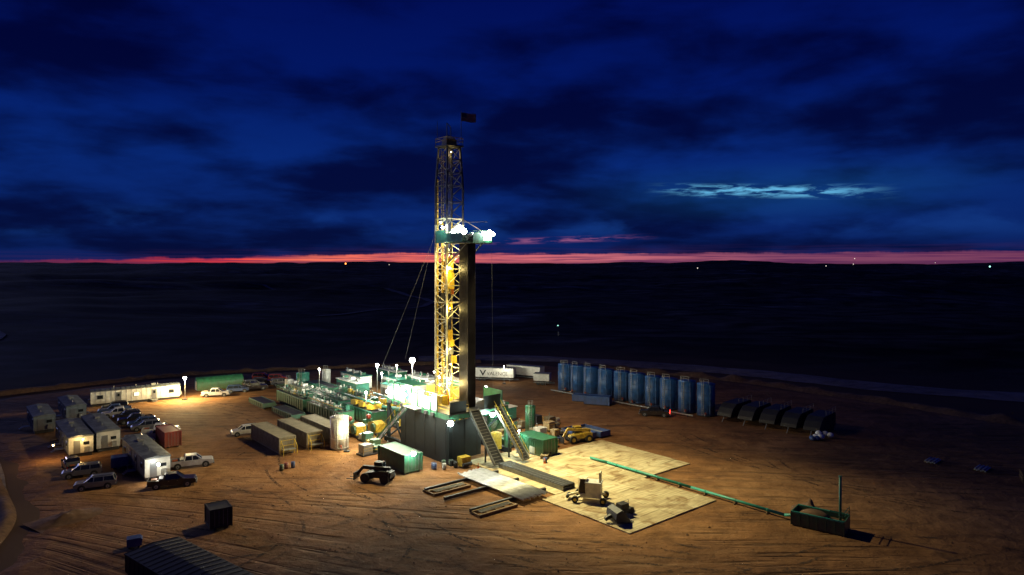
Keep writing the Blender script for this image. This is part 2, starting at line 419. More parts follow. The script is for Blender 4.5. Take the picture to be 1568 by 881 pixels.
for i in range(n):
    ya=-5+i*1.85; hh=[2.4,2.0,2.6,1.7,2.4,2.1,2.5,1.9][i]
    b.box((x0-0.1-.25*(i%2),ya+0.9,zf+hh/2+.05),(0.08,1.55,hh),pm[i])
    b.beam((x0-0.3,ya,zf-.4),(x0-0.3,ya,zf+2.6),0.16,green)
    b.box((x0-.5,ya+.9,zf-.5),(.3,.8,.5),darksteel)
b.beam((x0-0.1,-5,zf+2.65),(x0-0.1,9.8,zf+2.65),0.14,green)
b.box((-4.1,5.5,zf+1.4),(2.6,6,2.8),white); b.box((-4.1,5.5,zf+2.85),(2.9,6.3,0.12),teal)
b.box((4.5,4,zf+1.3),(1.9,6,2.6),green); b.box((4.5,4,zf+2.65),(2.1,6.2,0.1),white)
b.box((x1+0.05,-4.5,zf+1.1),(0.08,5,2.2),teal)
b.box((2.6,y0-0.1,zf+1.0),(3.2,0.08,2.0),dgreen)
b.box((-4.0,y0-0.1,zf+0.9),(3.0,0.08,1.8),dgreen)
b.rail([(x0,-5),(x0,y0),(-2,y0)],zf,yellow)
b.box((0.5,6.8,zf+1),(3.4,2.2,2),yellow); b.cyl((-1.1,6.8,zf+1.4),(2.1,6.8,zf+1.4),1.0,steel,16)
b.box((-2.4,-1.6,zf+0.8),(1.3,1.3,1.6),yellow); b.cyl((-1.6,-2,zf),(-1.6,-2,zf+2.6),0.2,orange,10)
b.box((2.7,-1.5,zf+0.7),(1.2,1.6,1.4),red); b.box((2.2,1.5,zf+1.0),(1.1,1.2,2.0),yellow)
b.box((0,0,zf+0.1),(2.2,2.2,0.25),steel); b.cyl((0,0,zf),(0,0,zf+0.6),0.6,yellow,14)
b.finish('rig_floor_equipment',parent=rig)
# mast
b=B(); w=1.6; zt=42.9
lv=[zf+i*((zt-zf)/13) for i in range(14)]
for sx in(-1,1):
    for sy in(-1,1):
        b.beam((sx*w,sy*w,zf),(sx*w,sy*w,36.5),0.25,cream); b.beam((sx*w,sy*w,36.5),(sx*w,sy*w,zt),0.25,darksteel)  # upper legs dark: weaker light above the board put into the colour
for k,(za,zb) in enumerate(zip(lv,lv[1:])):
    m_=cream if za<35 else darksteel  # bracing darkened higher up too, the dimness put into the colour
    zm_=(za+zb)/2
    for sx in(-1,1):
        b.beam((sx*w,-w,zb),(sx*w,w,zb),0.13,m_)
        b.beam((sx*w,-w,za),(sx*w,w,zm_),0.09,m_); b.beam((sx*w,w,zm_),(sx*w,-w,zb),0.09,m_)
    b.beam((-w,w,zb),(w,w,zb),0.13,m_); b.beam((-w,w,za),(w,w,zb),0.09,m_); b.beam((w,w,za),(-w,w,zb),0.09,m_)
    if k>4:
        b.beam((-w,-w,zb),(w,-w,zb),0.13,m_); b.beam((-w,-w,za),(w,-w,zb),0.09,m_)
t=1.25; zc=49.2
for sx in(-1,1):
    for sy in(-1,1):
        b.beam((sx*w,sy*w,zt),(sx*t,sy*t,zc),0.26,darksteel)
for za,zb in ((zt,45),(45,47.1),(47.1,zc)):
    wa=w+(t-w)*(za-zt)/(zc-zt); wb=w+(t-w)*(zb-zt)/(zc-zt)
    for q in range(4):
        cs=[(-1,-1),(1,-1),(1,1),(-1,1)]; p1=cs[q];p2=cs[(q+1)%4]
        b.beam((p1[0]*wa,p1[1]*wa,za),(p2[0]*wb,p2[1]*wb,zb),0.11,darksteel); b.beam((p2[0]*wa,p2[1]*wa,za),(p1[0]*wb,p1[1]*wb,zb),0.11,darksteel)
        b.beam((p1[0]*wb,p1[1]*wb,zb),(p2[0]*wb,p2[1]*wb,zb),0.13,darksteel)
b.finish('mast_lattice',parent=rig)
b=B()
b.box((0,0,49.35),(3.4,3.4,0.25),darksteel); b.box((0,0,50.0),(2.0,1.4,1.0),yellow)
for i in range(5): b.cyl((-0.8+i*0.35,0,50.2),(-0.65+i*0.35,0,50.2),0.75,yellow,16)
b.rail([(-1.6,-1.6),(1.6,-1.6),(1.6,1.6),(-1.6,1.6)],49.45,yellow,1.2,0.07,True)
b.beam((-1.5,-1.5,50.5),(-1.5,-1.5,52.8),0.1,darksteel); b.beam((1.0,1,50.5),(1.0,1,52.8),0.1,darksteel); b.beam((-1.5,-1.5,52.8),(1.0,1,52.8),0.1,darksteel)
b.beam((-1.4,1.4,50),(-1.4,1.4,53.6),0.05,darksteel)
b.finish('crown_block',parent=rig)
b=B()
for dx in(-0.35,-0.12,0.12,0.35): b.cyl((dx,0,31),(dx,0,49.5),0.04,wirem,6)
b.cyl((0.0,0.5,31),(0,0.5,49.5),0.06,yellow,6)
b.box((0,0,30),(1.1,0.9,2.2),yellow); b.box((0,0,27.3),(1.3,1.1,2.6),yellow); b.cyl((0,0,25.2),(0,0,28.9),0.35,yellow,10)
b.box((0.7,0.3,26.5),(0.5,0.6,2.8),orange)
b.cyl((0,0,8),(0,0,25.2),0.09,steel,8)
b.box((-.5,-.8,18.5),(.9,.6,1.8),yellow); b.box((.5,-.6,14.5),(.8,.6,1.2),yellow); b.box((-.4,.2,22),(.5,.5,1.6),darksteel)
for sx in(-1,1): b.beam((sx*0.95,0.6,zf),(sx*0.95,0.6,37),0.14,yellow); b.beam((sx*0.95,0.6,37),(sx*0.95,0.6,47),0.12,darksteel)  # upper rails go dark in colour, standing for less light
b.beam((-w+.2,w-.3,zf),(-w+.2,w-.3,44),0.18,yellow); b.cyl((w-.3,w-.4,zf),(w-.3,w-.4,30),0.16,darksteel,8)
for s in(-0.25,0.25): b.beam((s,w+0.35,zf),(s,w+0.35,49),0.05,yellow)
for i in range(100): b.beam((-0.25,w+0.35,zf+i*0.41),(0.25,w+0.35,zf+i*0.41),0.03,yellow)
pp=[Vector((-1.0,-0.9,27)),Vector((-1.3,-1.2,20)),Vector((-1.1,-1.3,16)),Vector((-1.4,-0.6,20)),Vector((-1.5,1.0,25))]
for q1,q2 in zip(pp,pp[1:]): b.cyl(q1,q2,0.1,black,8)
for i in range(22):
    xx=random.uniform(-1.2,1.2); b.box((xx,random.uniform(-1,1),random.uniform(9,33)),(random.uniform(.2,.8),.4,random.uniform(.4,2.0)),random.choice([yellow,darksteel,darksteel,steel]))
b.finish('travelling_block_and_top_drive',parent=rig)
b=B(); zm=33.4
b.box((0.4,-4.6,zm),(5.4,5.6,0.12),darksteel)
for i in range(14): b.beam((-2.2,-6.8+i*0.35,zm+0.15),(2.9,-6.8+i*0.35,zm+0.15),0.08,green)
b.box((-2.35,-4.4,zm+0.9),(0.06,5.0,1.4),teal); b.box((3.15,-4.6,zm+0.9),(0.06,5.2,1.5),teal)
b.box((0.2,-7.45,zm+0.9),(1.8,0.06,1.3),teal); b.box((2.1,-7.45,zm+0.9),(1.7,0.06,1.5),white); b.box((1.2,-7.5,zm+0.2),(3.8,0.05,0.4),green)
b.box((-2.0,-0.2,zm+1.1),(0.06,2.4,2.0),teal)
b.rail([(-2.3,-7.4),(3.1,-7.4),(3.1,-1.8),(-2.3,-1.8)],zm,green,1.9,0.08,True)
for sx in(-1.6,1.6):
    b.beam((sx,-1.6,zm-3.5),(sx,-6.8,zm-0.1),0.18,darksteel); b.beam((sx,-1.6,zm+4),(sx,-6.8,zm+1.9),0.1,darksteel)
b.beam((0.5,-1.6,36.9),(3.6,-5.5,36.9),0.1,darksteel)
b.finish('monkey_board',parent=rig)
b=B()
for i in range(8):
    for j in range(12):
        if random.random()<0.06: continue
        x=-0.62+i*0.2; y=-6.0+j*0.2
        b.cyl((x,y,zf+0.05),(x,y,34.6+random.uniform(-.25,.35)),0.075,pipem,6)
b.finish('drill_pipe_stands',parent=rig)
b=B(); fw,fh=2.4,1.4
fr=mat('flag_red',(0.12,0.01,0.02)); fwm=mat('flag_white',(0.12,0.12,0.15)); fb=mat('flag_blue',(0.01,0.012,0.06))
zb0=53.5
def fl(u,v): return Vector((1.4+u*fw*0.77,-1.4-u*fw*0.64+0.15*math.sin(u*6),zb0+v*fh-0.25*u+.08*math.sin(u*7)))
for i in range(13):
    for k in range(10):
        u0,u1=k/10,(k+1)/10; v0,v1=i/13,(i+1)/13
        mm=fb if (u1<=0.41 and i>=6) else (fr if i%2==0 else fwm)
        vs=[b.bm.verts.new(fl(u,v)) for u,v in((u0,v0),(u1,v0),(u1,v1),(u0,v1))]; b.face(vs,mm)
b.cyl((1.4,-1.4,49.4),(1.4,-1.4,55.1),0.05,steel,6)
b.finish('flag',parent=rig)
b=B()
def ramp_(ax,yb,yt,zt_,wd,m,m2):
    b.beam((ax,yb,0.6),(ax,yt,zt_),wd,m,0.15)
    for s in(-1,1): b.beam((ax+s*wd/2,yb,0.75),(ax+s*wd/2,yt,zt_+0.15),0.18,m2,0.4)
    for i in range(18):
        t=i/18; b.beam((ax-wd/2,yb+(yt-yb)*t,0.72+(zt_-0.6)*t),(ax+wd/2,yb+(yt-yb)*t,0.72+(zt_-0.6)*t),0.08,m2)
ramp_(-1.0,-14.2,-8.0,zf,1.7,darksteel,steel)
ramp_(3.6,-15.0,-8.0,zf,1.2,darksteel,steel)
for s in(-.65,.65): 
    b.beam((3.6+s,-15,1.6),(3.6+s,-8,zf+1.1),.06,yellow)
    for i in range(6): b.beam((3.6+s,-15+i*1.3,.6+i*1.28),(3.6+s,-15+i*1.3,1.6+i*1.28),.05,yellow)
b.beam((-1.0,-11,0),(-1.0,-11,3.6),0.2,darksteel); b.beam((3.6,-11,0),(3.6,-11,4.2),0.2,darksteel)
b.finish('v_door_ramp_and_stairs',parent=rig)
b=B()
for s in(0,1.1):
    b.beam((-6.2-s,2,zf),(-6.2-s,11.5,0.2),0.08,green,0.26)
    b.beam((-6.2-s,2,zf+1.1),(-6.2-s,11.5,1.3),0.05,yellow)
for i in range(26):
    t=i/26; b.box((-6.75,2+9.5*t,zf-(zf-.2)*t),(1.1,0.28,0.05),darksteel)
    if i%4==0:
        for s in(0,1.1): b.beam((-6.2-s,2+9.5*t,zf-(zf-.2)*t),(-6.2-s,2+9.5*t,zf-(zf-.2)*t+1.1),0.05,yellow)
b.box((-6.8,0.5,zf-0.05),(1.4,3.4,0.1),steel); b.rail([(-7.5,-1),(-7.5,2)],zf,yellow)
b.cyl((0,1,5.5),(0,22,3.2),0.25,teal,10); b.cyl((2,9,6),(3,26,3.2),0.12,yellow,8)
b.finish('side_stairs',parent=rig)
b=B()
b.box((0,-21,0.75),(2.2,13.5,0.14),darksteel)
for s in(-1.05,1.05): b.beam((s,-14.3,0.45),(s,-27.8,0.45),0.18,steel,0.6)
for i in range(9): b.beam((-1.05,-14.6-i*1.6,0.3),(1.05,-14.6-i*1.6,0.3),0.15,steel)
for i in range(22): b.box((0,-14.6-i*0.6,0.835),(1.9,0.06,0.03),steel)
b.finish('catwalk',parent=rig)
b=B()
b.cyl((-1.6,1.6,35),(-7,14,7),0.014,wirem,5); b.cyl((-1.6,1.6,36),(-3.5,8,14),0.012,wirem,5)
b.cyl((3.2,-7.2,33),(4.4,-6,zf+2),0.012,wirem,5); b.cyl((1.6,1.6,42),(3.6,8,zf),0.012,wirem,5)
b.finish('guy_wires',parent=rig)

lamp('added_mat_spot',W(-.6,-3.6,35.3),34000,WARM,em_w,r=0.62,aim=W(-4,-22),angle=118,off=(0.5,-0.6,-1.7),glare_balls=True)
lamp('added_mat_spot',W(2.1,-8.0,34.8),26000,WARM,em_w,r=0.42,aim=W(6,-24),angle=112,off=(0.35,-0.5,-1.2),glare_balls=True)
lamp('added_mat_spot',W(0.8,-8.0,35.0),125000,WARM,em_w,r=0.16,aim=W(5,-30),angle=72,off=(0.2,-0.4,-.6))  # additional narrow spot, put in to brighten the mats
lamp('added_mat_spot',W(-2.8,-2.2,35.9),52000,(1,.80,.38),em_w,r=0.2,aim=W(-26,14),angle=112,off=(-.4,-0.1,-0.5))
lamp('added_mat_spot',W(3.4,-2.0,35.2),28000,(1,.72,.34),em_w,r=0.14,aim=W(26,4),angle=105,off=(.4,-0.1,-0.5))
for z,e in ((11,2600),(16.5,900),(23,700),(29.5,1300)):
    lamp('mast_lamp',W(-1.3,-2.1,z),e,(1,0.76,0.25),em_y,r=0.1,off=(0.15,-0.3,-0.2),soft=0.15)
for z,e in ((13.5,800),(26,400),(32.3,1300)):
    lamp('mast_lamp',W(0.9,0.9,z),e,(1,0.85,0.42),em_y,r=0.08,off=(0,-0.3,-0.2),soft=0.15)
lamp('mast_lamp',W(0,-0.5,48.4),130,(1,0.7,0.2),em_y,r=0.06)
lamp('mast_lamp',W(-2.6,-1.4,36.8),500,COOL,em_g,r=0.1,off=(-.3,-.2,-.3))
for yb in(-4.6,-2.4,0.2,3.0,5.4,8.5):
    lamp('added_skid_lamp',W(-6.6,yb,8.6+random.uniform(0,1.4)),1900,NEU,em_w,r=0.3,off=(-0.45,-0.45,-0.1))
lamp('added_skid_lamp',W(-5.9,-8.8,6.4),150,COOL,em_g,r=0.45,off=(-0.1,-0.9,-0.2))
lamp('added_skid_lamp',W(2.0,-8.9,6.6),1300,COOL,em_g,r=0.38,off=(0.1,-0.6,-0.2))
lamp('added_skid_lamp',W(5.2,3.4,9.6),1500,COOL,em_g,r=0.24)
lamp('added_skid_lamp',W(6.8,-1,9.2),6000,NEU,em_w,r=0.26,off=(0.4,0,-0.2))  # added on the right side to light the skids there
lamp('added_skid_lamp',W(0,3,11.2),3000,NEU,em_w,r=0.15)
lamp('added_skid_lamp',W(3,9,11.0),1800,NEU,em_w,r=0.12)

# ------------------------------------------------------------ mats
mat_m=bpy.data.materials.new('timber_mats'); mat_m.use_nodes=True; nt=mat_m.node_tree; p=nt.nodes['Principled BSDF']; p.inputs['Roughness'].default_value=0.85
tc=nt.nodes.new('ShaderNodeTexCoord'); o=tc.outputs['Object']
f1=tex(nt,o,0.14,6,1.2); f2=tex(nt,o,1.2,6,0,((0.25,3,1),0)); f3=tex(nt,o,0.35,6,1.2)
c1=ramp(nt,f1,[(0.3,(0.26,0.18,0.09)),(0.46,(0.46,0.37,0.21)),(0.7,(0.58,0.5,0.31))])
c2=ramp(nt,f2,[(0.3,(0.62,0.6,0.57)),(0.6,(1.1,1.1,1.1))]); c3=ramp(nt,f3,[(0.34,(0.5,0.38,0.26)),(0.48,(1,1,1))])
nt.links.new(mixc(nt,1,mixc(nt,1,c1,c2,'MULTIPLY'),c3,'MULTIPLY'),p.inputs['Base Color'])
b=B()
def mats(a0,a1,b0,b1,sa,sb,skip=0.0):
    x=a0
    while x<a1-0.1:
        y=b0
        while y<b1-0.1:
            if random.random()>=skip:
                b.box((x+sa/2,y+sb/2,0.09+random.uniform(-.02,.02)),(sa-0.02,sb-0.03,0.13),mat_m,(random.uniform(-.004,.004),random.uniform(-.004,.004),random.uniform(-.003,.003)))
            y+=sb
        x+=sa
mats(-5.3,11.5,-42.7,-28.1,4.2,2.43)
mats(-2.8,11.5,-28.1,-8.5,3.57,2.45)
mats(11.5,22.4,-31,-13,3.63,2.57,0.0)
b.finish('timber_matting',R,TH)
b=B()
for yb in(-16,-20.5,-26):
    b.beam((-15,yb,0.3),(-2.6,yb,0.3),0.3,darksteel,0.4)
for x in(-15,-11.5): b.beam((x,-15.6,0.14),(x,-17.2,0.14),0.2,wood)
for k in range(19):
    x=-8.3+k*0.235
    b.cyl((x,-28+random.uniform(-.4,.4),0.63),(x+random.uniform(-.05,.05),-14.1+random.uniform(-.4,.4),0.63),0.105,galv,10)
b.finish('pipe_rack',R,TH)
for yb in(-17.5,-27.2):
    b=B()
    for s in(-0.8,0.8): b.beam((-15,yb+s,0.2),(-9.2,yb+s,0.2),0.25,wood,0.3)
    for i in range(5): b.beam((-15+i*1.4,yb-.8,0.2),(-15+i*1.4,yb+.8,0.2),0.18,wood)
    for i in range(3): b.cyl((-14.6,yb-.4+i*.3,0.42),(-9.8,yb-.3+i*.3,0.42),0.06,steel,8)
    b.finish('pipe_sill_frame',R,TH)

# ------------------------------------------------------------ containers, trailers
def container(name,c,L,Wd,H,m,rz=130,roof=None,bevel=0.03,skid=True):
    b=B(); x=L/2;y=Wd/2
    z0=0.25
    b.box((0,0,(H+z0)/2),(L-0.12,Wd-0.12,H-z0),m)
    n=int(L/0.45)
    for i in range(n+1):
        px=-x+0.15+i*(L-0.3)/n
        for s in(-1,1): b.box((px,s*(y-0.03),(H+z0)/2),(0.2,0.07,H-z0-0.25),m)
    for s in(-1,1):
        for zz in(z0+0.05,H-0.04): b.beam((-x,s*y,zz),(x,s*y,zz),0.12,m,0.16)
        for e in(-1,1):
            b.beam((e*x,s*y,0.15),(e*x,s*y,H+0.02),0.16,m)
    for e in(-1,1):
        for zz in(z0+0.05,H-0.04): b.beam((e*x,-y,zz),(e*x,y,zz),0.12,m,0.16)
        for q in(-0.3,-0.1,0.1,0.3): b.cyl((e*(x+0.04),q*Wd,0.35),(e*(x+0.04),q*Wd,H-0.15),0.025,steel,6)
    for i in range(int(L/0.6)): b.box((-x+0.4+i*0.6,0,H-0.03),(0.25,Wd-0.3,0.05),roof or m)
    if skid:
        for s in(-0.6,0.6): b.beam((-x,s*y,0.1),(x,s*y,0.1),0.2,darksteel,0.2)
    return b.finish(name,c,rz,bevel=0)
container('green_storage_container',CC(-15.3,97.4,7.6,2.9),7.6,2.9,2.7,green)
container('green_storage_container',CC(4.8,105.6,6.0,3.0),6.0,3.0,2.8,green)
for (x,y) in((-36.6,107.4),(-33.2,110.6),(-30.0,113.4)):
    o=container('tan_tank_container',CC(x,y,12.5,2.6),12.5,2.6,2.7,tan)
for (x,y) in((-36.6,107.4),(-33.2,110.6),(-30.0,113.4)):
    b=B()
    for s in(-1.1,1.1):
        b.beam((0,s,0),(0,s,2.3),0.08,yellow); b.beam((-1.1,s,0),(-1.1,s,1.4),0.08,yellow); b.beam((-1.1,s,1.4),(0,s,2.3),0.07,yellow)
    for z in(0.5,1.4,2.2): b.beam((0,-1.1,z),(0,1.1,z),0.07,yellow)
    b.box((-0.6,0,0.9),(1.0,2.0,0.06),steel)
    b.finish('steel_steps',Vector((x,y,0))+A*1.3-Bv*0.1,130)
container('red_storage_container',CC(-56.5,111.2,6,2.4),6,2.4,2.6,red)
container('dark_storage_container',(-33.8,78.6,0),2.7,2.3,2.3,charcoal,rz=125)
container('blue_skid_tank',(18.4,146.5,0),5.4,2.4,1.9,dblue,rz=-20)
container('blue_skid_tank',(15.0,150,0),3,2,1.5,dblue,rz=-20)

def trailer(name,c,L,Wd,H,wall,roof,rz=130,lit=(),skirt=charcoal,lit_end=None,props=True):
    b=B(); x=L/2;y=Wd/2; z0=0.55
    b.box((0,0,(H+z0)/2),(L,Wd,H-z0),wall)
    b.box((0,0,z0/2+0.02),(L-0.3,Wd-0.3,z0),skirt)
    if lit_end: b.box((-x-.015,0,(H+z0)/2),(.03,Wd-.02,H-z0-.1),lit_end)  # lighter near end: the lamplight on it is put into the colour
    b.prism([(-y-0.12,H),(0,H+0.22),(y+0.12,H),(y+0.12,H-0.12),(-y-0.12,H-0.12)],-x-0.1,x+0.1,roof)
    b.bm.verts.ensure_lookup_table()
    for v in b.bm.verts[-10:]: v.co=Vector((v.co.y,v.co.x,v.co.z))
    n=int(L/0.9)
    for i in range(n+1):
        px=-x+i*L/n
        for s in(-1,1): b.box((px,s*(y+0.015),(H+z0)/2),(0.05,0.05,H-z0-0.25),wall)
        b.box((px,-y/2,H+0.13),(0.05,y+0.1,0.04),roof,(math.atan(0.22/y),0,0)); b.box((px,y/2,H+0.13),(0.05,y+0.1,0.04),roof,(-math.atan(0.22/y),0,0))
    k=0
    if props:
        for s in(-1,1):
            nw=max(2,int(L/3.2))
            for i in range(nw):
                px=-x+(i+0.5)*L/nw
                if i in (1,nw-2):
                    b.box((px,s*(y+0.03),z0+1.05),(0.95,0.07,2.05),carsilver); b.box((px,s*(y+0.07),z0+1.5),(0.4,0.04,0.6),glass)
                    b.box((px,s*(y+0.65),z0-0.1),(1.3,1.2,0.08),steel)
                    for q in range(2): b.box((px,s*(y+1.35+q*.25),z0-0.25-q*.15),(1.0,0.25,0.05),steel)
                    b.rail([(px-.6,s*(y+.1)),(px-.6,s*(y+1.2))],z0-.1,steel,0.95,0.04)
                else:
                    b.box((px,s*(y+0.02),z0+1.35),(1.15,0.06,0.85),carsilver); b.box((px,s*(y+0.05),z0+1.35),(0.98,0.04,0.7),win_lit if (k in lit) else glass)
                k+=1
        for e in(-1,1):
            b.box((e*(x+0.03),0.55,z0+1.05),(0.08,0.9,2.0),carsilver); b.box((e*(x+0.05),-0.7,z0+1.5),(0.05,0.8,0.5),glass)
            b.box((e*(x+0.25),-0.75,z0+0.6),(0.45,0.7,0.75),steel)
        b.box((x*0.4,0,H+0.35),(0.9,0.7,0.35),steel)
        for q in (-0.25,0.0,0.25):
            b.cyl((L*q,0.3,H+.1),(L*q,0.3,H+.55),0.07,steel,8)
    return b.finish(name,c,rz)
trailer('office_trailer',(-82.5,149.8,0),17,3.4,3.2,white,cargreyroof,rz=33,lit=(2,))
trailer('office_trailer',CC(-50.6,94.1,15,3.2),15,3.2,3.2,wallgrey,cargreyroof,lit_end=white)
trailer('office_trailer',CC(-68.6,105.6,15,3.3),15,3.3,3.2,wallgrey,cargreyroof,lit_end=white)
trailer('office_trailer',CC(-68.6,105.6,15,3.3)+A*3.9+Bv*1.0,15,3.3,3.3,wallgrey,cargreyroof,lit=(0,),lit_end=white)
trailer('office_trailer',CC(-84.5,120.6,12,3.2),12,3.2,3.1,wallgrey,cargreyroof)
trailer('office_trailer',CC(-84.5,129.5,12,3.2),12,3.2,3.1,wallgrey,cargreyroof)
trailer('site_trailer',(-29.5,62.6,0),15,5.0,2.4,charcoal,charcoal,rz=-38,props=False)
for q in ((-58.2,101.2),(-57.0,103.3),(-40.2,72.6)):
    b=B(); k_=.62 if q[0]>-45 else 1
    b.prism([(-1.1*k_,0.2),(1.1*k_,0.2),(1.3*k_,1.4*k_),(0.9*k_,1.6*k_),(-1.1*k_,1.6*k_)],-0.9*k_,0.9*k_,dblue)
    b.box((0,0,1.63*k_),(2.1*k_,1.9*k_,0.06),dblue)
    for s in(-.7*k_,.7*k_): b.cyl((s,-.8*k_,.12),(s,.8*k_,.12),.12,black,8)
    b.finish('waste_dumpster',(q[0],q[1],0),30,bevel=0.02)
b=B(); seg=10; L=10.5
pts=[(-1.7,0.1)]+[(-1.7*math.cos(math.pi*i/seg),1.5+1.6*math.sin(math.pi*i/seg)) for i in range(seg+1)]+[(1.7,0.1)]
b.prism(pts,-L/2,L/2,green)
for i in range(12):
    y=-L/2+0.3+i*(L-0.6)/11; b.prism([(x*1.03,z*1.02) for x,z in pts],y-.05,y+.05,green)
b.box((0,-L/2-.03,1.2),(1.4,.06,2.1),white)
b.finish('arched_storage_shelter',(-71.0,165.6,0),rz=-55)

def vtank(name,c,r,H,m,rz=0,ladder=True):
    b=B()
    b.cyl((0,0,0.15),(0,0,H),r,m,28); b.cyl((0,0,H),(0,0,H+0.12),r,m,28,r*0.35); b.cyl((0,0,0),(0,0,0.15),r+0.1,darksteel,28)
    for z in (0.35,H*0.35,H*0.68,H-0.05): b.cyl((0,0,z-.05),(0,0,z+.05),r+0.05,m,28)
    for k in range(8):
        a=k*math.pi/4; b.beam((r*math.cos(a)*1.01,r*math.sin(a)*1.01,0.2),(r*math.cos(a)*1.01,r*math.sin(a)*1.01,H-.1),0.12,m)
    for s in(-.22,.22): b.beam((s,-r-0.2,0.2),(s,-r-0.2,H+1.0),0.05,steel)
    for i in range(int(H/0.4)): b.beam((-.22,-r-.2,.5+i*.4),(.22,-r-.2,.5+i*.4),0.035,steel)
    b.cyl((0.8,-r*.8,0.6),(0.8,-r-1.2,0.6),0.12,steel,8); b.cyl((0.8,-r-0.7,0.45),(0.8,-r-0.7,1.0),0.2,red,8)
    b.rail([(-r*.5,-r*.6),(r*.5,-r*.6)],H,steel,1.0,0.05)
    return b.finish(name,c,rz)
for i in range(10):
    t=i/9; vtank('blue_storage_tank',(12.7+25.9*t+random.uniform(-.15,.15),163.5-27.4*t+random.uniform(-.15,.15),0),1.75,6.3+random.uniform(-.1,.1),blue,rz=random.uniform(-20,-60))
b=B()
b.cyl((0,0,0.5),(38,0,0.5),0.14,steel,8)
for i in range(14): b.cyl((1+i*2.75,0,0),(1+i*2.75,0,0.5),.1,darksteel,6)
for i in range(10): b.cyl((1.5+i*4.0,0,.5),(1.5+i*4.0,.9,.5),.1,red,6)
b.finish('tank_manifold',(9.2,160.9,0),-46.6)
vtank('white_vertical_tank',(-28.2,111.5,0),1.45,5.2,white)
vtank('green_vertical_tank',(3.3,123,0),0.85,4.6,green)
vtank('white_vertical_tank',W(-2,62,0),0.9,3.4,white); vtank('green_vertical_tank',W(3,66,0),1.5,4.0,teal); vtank('white_vertical_tank',W(9,66,0),1.0,4.2,white)

def fractank(c,rz):
    b=B(); L=9;H=3.2;w=1.4
    pts=[(-L/2,1.1),(-L/2+0.5,0.9),(L/2-1,0.5),(L/2,0.7),(L/2,H-0.5),(L/2-0.5,H),(-L/2+2.6,H),(-L/2+1.2,H-0.7),(-L/2+.3,H-1.6)]
    b.prism(pts,-w,w,charcoal)
    for i in range(8):
        x=-L/2+2.4+i*0.9
        for s in(-1,1): b.box((x,s*(w+.03),1.9),(0.1,0.08,2.3),charcoal)
    for x in(L/2-1.2,L/2-2.4):
        for s in(-1,1): b.cyl((x,s*0.9,0.5),(x,s*1.4,0.5),0.5,black,14)
    b.rail([(-1,-w),(L/2,-w)],H,steel,0.9,0.05)
    b.beam((-L/2+.3,0,1.0),(-L/2-.6,0,0.1),0.15,steel)
    b.finish('portable_frac_tank',c,rz,bevel=0.3)
for i,(x,y) in enumerate([(43.5,133.5),(46.4,130.6),(49.3,127.8),(52.2,125),(55.1,122.3)]): fractank((x,y,0),48+random.uniform(-3,3))
b=B()
for k in range(9): b.ball((random.uniform(-1.6,1.6),random.uniform(-.7,.7),0.4+random.uniform(0,.5)),0.55,windw,8,6,(1,1,0.8))
for k in range(4): b.ball((random.uniform(-2.6,-1.4),random.uniform(-.7,.7),0.4),0.5,blue,8,6,(1,1,0.8))
b.finish('sack_pile',(53.5,117.5,0),20)

def boxtrailer(c,L,rz,text=None,H=3.4):
    par=empty('box_trailer',c,rz)
    b=B(); b.box((0,0,H/2+0.55),(L,2.6,H-1.1),white); b.box((0,0,H+0.02),(L+.06,2.66,0.1),steel)
    b.beam((-L/2,0,.5),(L/2+1.2,0,.5),0.3,darksteel)
    for s in(-1,1):
        for x in(-L/2+1.2,-L/2+2.3): b.cyl((x,s*.9,.5),(x,s*1.3,.5),.48,black,14)
        b.beam((-L/2,s*1.3,.65),(L/2,s*1.3,.65),.1,steel)
        b.beam((L/2-1,s*.9,0),(L/2-1,s*.9,.8),.12,steel)
    b.finish('trailer_body',parent=par)
    if text:
        cu=bpy.data.curves.new('lettering','FONT'); cu.body=text; cu.size=1.3; cu.align_x='CENTER'; cu.extrude=0.005
        t=bpy.data.objects.new('lettering',cu); scene.collection.objects.link(t); t.parent=par; t.location=(0.8,-1.32,1.6); t.rotation_euler=(rad(90),0,0)
        cu.materials.append(charcoal)
        b=B(); b.prism([(-3.9,2.9),(-3.0,1.3),(-2.1,2.9),(-2.5,2.9),(-3.0,2.0),(-3.5,2.9)],-1.33,-1.31,charcoal); b.finish('logo_mark',parent=par)
boxtrailer((-4.3,176.5,0),10,-12,'VALENCE')
boxtrailer((3.5,180,0),10,-30)
boxtrailer((7.6,171,0),4,-15,H=2.8)

